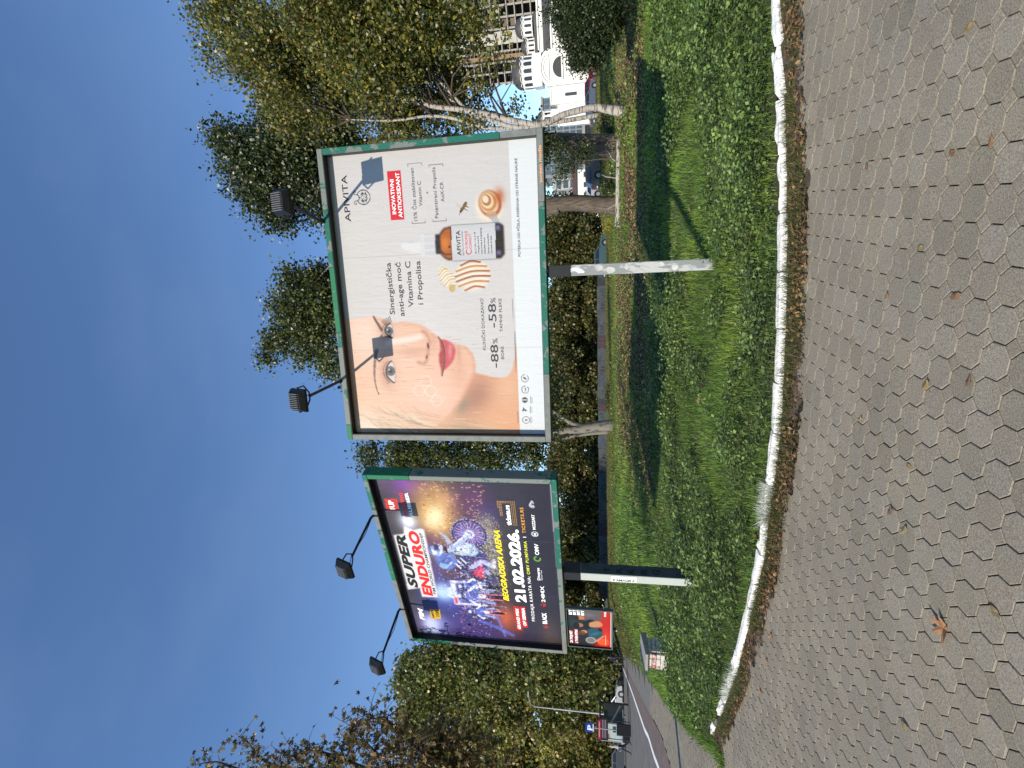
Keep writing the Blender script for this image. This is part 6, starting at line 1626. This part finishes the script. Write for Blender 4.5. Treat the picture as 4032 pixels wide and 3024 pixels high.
# --- people (seen far off along the footway)
def person(label, px_, py_, Y, rz, jacket, trousers, hair, stride=.22, arms=.12, bag=None):
    p = at(px_, py_, Y); z0 = tzs(p[0], p[1]) + .01
    r = thing('person', label, 'person', (p[0], p[1], z0), rz)
    vs = [(0, 0, .98), (0, 0, 1.15), (0, .01, 1.32), (0, .0, 1.47), (0, -.02, 1.55), (0, -.03, 1.64), (0, -.03, 1.74)]; rad = [.15, .14, .16, .10, .052, .085, .06]
    es = [(i, i + 1) for i in range(6)]
    def chain(a, pts, rr):
        for q, r_ in zip(pts, rr):
            vs.append(q); rad.append(r_); es.append((a, len(vs) - 1)); a = len(vs) - 1
    for s_ in (-1, 1):
        f_ = s_ * stride
        chain(0, [(s_ * .10, 0, .90), (s_ * .11, -f_ * .5 - .03, .50), (s_ * .11, -f_ + (.08 if f_ < 0 else 0), .10), (s_ * .11, -f_ - .13, .045)], [.095, .065, .045, .04])
        chain(2, [(s_ * .19, 0, 1.42), (s_ * .235, f_ * .4 + .02, 1.15), (s_ * .22, f_ * .7 - .10, .93), (s_ * .215, f_ * .7 - .13, .86)], [.065, .05, .038, .03])
    me = bpy.data.meshes.new('body'); me.from_pydata(vs, es, [])
    o = link('body', me, r)
    sk = o.modifiers.new('skin', 'SKIN'); sk.use_smooth_shade = True
    if not me.skin_vertices: 
        bpy.context.view_layer.objects.active = o
    sv = me.skin_vertices[0].data if me.skin_vertices else None
    if sv:
        for i, q in enumerate(sv):
            q.radius = (rad[i], rad[i] * (.72 if i < 4 else 1.0)); q.use_root = (i == 0)
    sub = o.modifiers.new('sub', 'SUBSURF'); sub.levels = sub.render_levels = 1
    # clothing by height on the body
    mt = bpy.data.materials.new('clothing'); mt.use_nodes = True; nt = mt.node_tree; N = nt.nodes; L = nt.links; b = N['Principled BSDF']; b.inputs['Roughness'].default_value = .8
    tc = N.new('ShaderNodeTexCoord'); sp = N.new('ShaderNodeSeparateXYZ'); L.new(tc.outputs['Object'], sp.inputs[0])
    dv = N.new('ShaderNodeMath'); dv.operation = 'DIVIDE'; dv.inputs[1].default_value = 2.0; L.new(sp.outputs['Z'], dv.inputs[0])
    rp = N.new('ShaderNodeValToRGB'); rp.color_ramp.interpolation = 'CONSTANT'; e = rp.color_ramp.elements
    e[0].position = 0; e[0].color = (.02, .02, .02, 1); e[1].position = .045; e[1].color = (*trousers, 1)
    for ps, cc in ((.47, jacket), (.765, (.42, .26, .19))):
        q = e.new(ps); q.color = (*cc, 1)
    L.new(dv.outputs[0], rp.inputs[0]); L.new(rp.outputs[0], b.inputs['Base Color']); me.materials.append(mt)
    skin = mat('skin', (.42, .26, .19), .6)
    # head details and hands
    hp = [(.0, 1.80)] + []
    MB().lathe([(.01, 1.775), (.06, 1.765), (.092, 1.72), (.098, 1.66), (.09, 1.62)], (0, -.005, 0), 14).build('hair', mat('hair_%d' % int(hair[0] * 999), hair, .6), r, smooth=True)
    fc = MB(); fc.tube([(0, -.105, 1.67), (0, -.128, 1.635), (0, -.108, 1.63)], [.010, .014, .010], 6); fc.build('nose', skin, r)
    for s_ in (-1, 1):
        MB().lathe([(.002, -.008), (.012, -.004), (.012, .004), (.002, .008)], (s_ * .033, -.108, 1.672), 8, 'y').build('eye', M_BLACK, r)
        MB().tube([(s_ * .088, -.02, 1.685), (s_ * .098, -.015, 1.66), (s_ * .088, -.02, 1.635)], [.010, .015, .010], 6).build('ear', skin, r)
        f_ = s_ * stride; hx, hy, hz = s_ * .215, f_ * .7 - .13, .86
        hd = MB(); hd.tube([(hx, hy, hz + .02), (hx, hy - .01, hz - .03), (hx, hy - .015, hz - .075)], [.026, .036, .032], 8)
        for k in range(4):
            fy = hy - .042 + .02 * k; ln = (.06, .075, .08, .068)[k]
            hd.tube([(hx, fy, hz - .07), (hx - s_ * .004, fy - .004, hz - .07 - ln * .6), (hx - s_ * .018, fy - .004, hz - .07 - ln)], [.0095, .009, .007], 5)
        hd.tube([(hx, hy - .035, hz - .02), (hx - s_ * .01, hy - .062, hz - .05), (hx - s_ * .015, hy - .065, hz - .085)], [.011, .010, .008], 5)
        hd.build('hand', skin, r, smooth=True)
    MB().tube([(-.03, -.112, 1.60), (0, -.116, 1.597), (.03, -.112, 1.60)], .006, 5).build('mouth', mat('lip', (.3, .1, .09), .6), r)
    return r
def walker_skin():
    pass
person('person in a dark coat walking on the footway below the red billboard', 2449, 2593, 50, .3, (.015, .02, .04), (.012, .012, .015), (.03, .02, .015))
person('person in a pale grey top and blue jeans walking past the shelter', 2467, 2944, 37.5, -1.3, (.36, .33, .30), (.02, .035, .08), (.06, .04, .025), stride=.26)

# --- roadside furniture at the left
def post_at(px_, py_, Y): 
    p = at(px_, py_, Y); return p[0], p[1], tzs(p[0], p[1])
x_, y_, z_ = post_at(2443, 2818, 53)
lamp = thing('street_lamp', 'tall thin grey street lamp in front of the roadside trees', 'street lamp', (x_, y_, z_))
MB().lathe([(.15, 0), (.15, .35), (.10, .4), (.085, 4.5), (.06, 9.4)], (0, 0, 0), 10).build('pole', M_GALV, lamp, smooth=True)
MB().tube([(0, 0, 9.3), (.3, -.1, 9.75), (1.2, -.3, 9.95)], [.05, .04, .035], 7).build('arm', M_GALV, lamp); MB().bbox((1.5, -.37, 9.95), (.65, .22, .12), .03).build('lamp_head', M_GALV, lamp)
x_, y_, z_ = post_at(2466, 2880, 40)
ps = thing('parking_sign', 'blue square parking sign with a white P on a grey pole', 'sign', (x_, y_, z_), .45)
MB().tube([(0, 0, 0), (0, 0, 3.4)], .035, 8).build('pole', M_GALV, ps)
pl = MB().bbox((0, -.05, 3.1), (.62, .03, .68), .01).build('plate', mat('sign_blue', (.01, .045, .30), .4), ps)
text('P', -.17, 2.9, .34, .42, (.97, .97, .98), pl, -.068, 0, .03); MB().bbox((0, -.068, 2.83), (.5, .004, .07), .001).build('strip', M_WHITE, pl)
ib = thing('notice_board', 'red and black notice board under the parking sign', 'sign', (x_ - .25, y_ + .4, z_), .45)
for s_ in (-.6, .6): MB().tube([(s_, 0, 0), (s_, 0, 2.6)], .03, 8).build('pole', M_BLACK, ib)
MB().bbox((0, -.05, 2.12), (1.5, .05, .85), .01).build('board', M_BLACK, ib); q_ = MB().bbox((0, -.085, 2.36), (1.4, .01, .2), .003).build('banner', mat('sign_red', (.45, .02, .05), .5), ib)
MB().bbox((-.05, -.094, 2.36), (1.0, .006, .06), .001).build('strip', mat('pale_red_print', (.6, .35, .36), .6), q_)
for k in range(3): MB().bbox((0, -.08, 2.13 - .13 * k), (1.2, .006, .04), .001).build('strip', mat('pale_strip', (.4, .3, .35), .6), ib)
x_, y_, z_ = post_at(2455, 2888, 41)
cv = thing('poster_display', 'lit glass poster display with a pale blue advert beside the shelter', 'display', (x_, y_, z_), .5)
MB().bbox((0, 0, .28), (1.0, .2, .55), .02).build('base', M_BLACK, cv); MB().bbox((0, 0, 1.4), (1.25, .16, 1.75), .03).build('case', M_GALV, cv)
pp = MB().box((0, -.085, 1.4), (1.08, .01, 1.55)).build('poster', mat('pale_blue_advert', (.35, .50, .52), .4, col2=(.62, .66, .62), vscale=1.6), cv); MB().box((-.3, -.094, 1.8), (.3, .006, .4)).build('print', mat('advert_red', (.4, .12, .08), .5), pp); MB().box((.2, -.094, 1.2), (.4, .006, .25)).build('print', mat('advert_dark', (.05, .08, .1), .5), pp)
x_, y_, z_ = post_at(2460, 2848, 43)
sh_ = thing('bus_shelter', 'dark-framed glass bus shelter beside the road', 'bus shelter', (x_, y_, z_), .5)
for s_ in (-1.3, 1.3):
    for q in (0, 1.2): MB().bbox((s_, q, 1.15), (.09, .09, 2.3), .01).build('post', M_BLACK, sh_)
MB().bbox((0, .6, 2.36), (2.9, 1.6, .14), .03).build('roof', M_BLACK, sh_)
for s_ in (-1.3, 1.3): MB().box((s_, .6, 1.2), (.02, 1.08, 1.7)).build('pane', mat('shelter_glass', (.10, .11, .11), .1, spec=.6), sh_)
MB().box((0, 1.2, 1.2), (2.48, .02, 1.7)).build('pane', mat('shelter_glass', (.10, .11, .11), .1, spec=.6), sh_); MB().bbox((0, .85, .45), (1.8, .35, .06), .01).build('bench', M_GALV, sh_)
x_, y_, z_ = post_at(2468, 2876, 39.2)
lbn = thing('litter_bin', 'black square litter bin in front of the poster display', 'bin', (x_, y_, z_), .5)
MB().bbox((0, 0, .5), (.75, .45, .96), .03).build('bin_body', M_BLACK, lbn); MB().bbox((0, 0, 1.02), (.8, .5, .06), .02).build('lid', M_BLACK, lbn); MB().box((0, -.228, .78), (.45, .01, .12)).build('slot', M_DARK, lbn)

# --- small brick housing in the lawn
bx_ = at(2600, 2576, 13.0); g = tzs(bx_[0], bx_[1]) + .05
bb = thing('brick_housing', 'small whitewashed brick housing with grey slab cap in the lawn', 'utility box', (bx_[0], bx_[1], g), -.42)
M_WBR = mat('whitewashed_brick', (.52, .49, .44), .9, col2=(.38, .33, .29), vscale=9, bump=.5, bscale=40, thresh=(.5, .7)); M_RBR = mat('red_daubed_brick', (.30, .07, .07), .9, col2=(.5, .46, .42), vscale=12, thresh=(.42, .6)); M_MORT = mat('mortar', (.16, .15, .135), .95, .2, 20)
MB().box((0, 0, .22), (.50, .40, .5)).build('core', M_MORT, bb)
rows_ = 5; bh = .088
for k in range(rows_):
    zz = .0 + .045 + k * (bh + .012)
    cuts = [-.262, -.02, .262] if k % 2 else [-.262, -.14, .11, .262]
    for i in range(len(cuts) - 1):
        MB().bbox(((cuts[i] + cuts[i + 1]) / 2, -.21 + RNG.normal(0, .003), zz), (cuts[i + 1] - cuts[i] - .012, .06, bh), .006).build('brick', M_RBR if (k in (2, 3, 4) and i == 0) or (k == 3 and i == 1) else M_WBR, bb)
    ys_ = [-.178, .03, .215] if k % 2 else [-.178, -.06, .215]
    for i in range(2):
        for sx in (-1, 1): MB().bbox((sx * .262, (ys_[i] + ys_[i + 1]) / 2, zz), (.06, ys_[i + 1] - ys_[i] - .012, bh), .006).build('brick', M_WBR, bb)
cp = MB(); cp.add([(-.36, -.33, .50), (.36, -.33, .50), (.36, .3, .50), (-.36, .3, .50), (-.35, -.32, .56), (.35, -.32, .56), (.35, .29, .64), (-.35, .29, .64)], [(0, 3, 2, 1), (4, 5, 6, 7), (0, 1, 5, 4), (1, 2, 6, 5), (2, 3, 7, 6), (3, 0, 4, 7)])
cp.build('cap_slab', mat('slab_concrete', (.24, .23, .21), .9, .2, 10, bump=.4, bscale=30), bb)
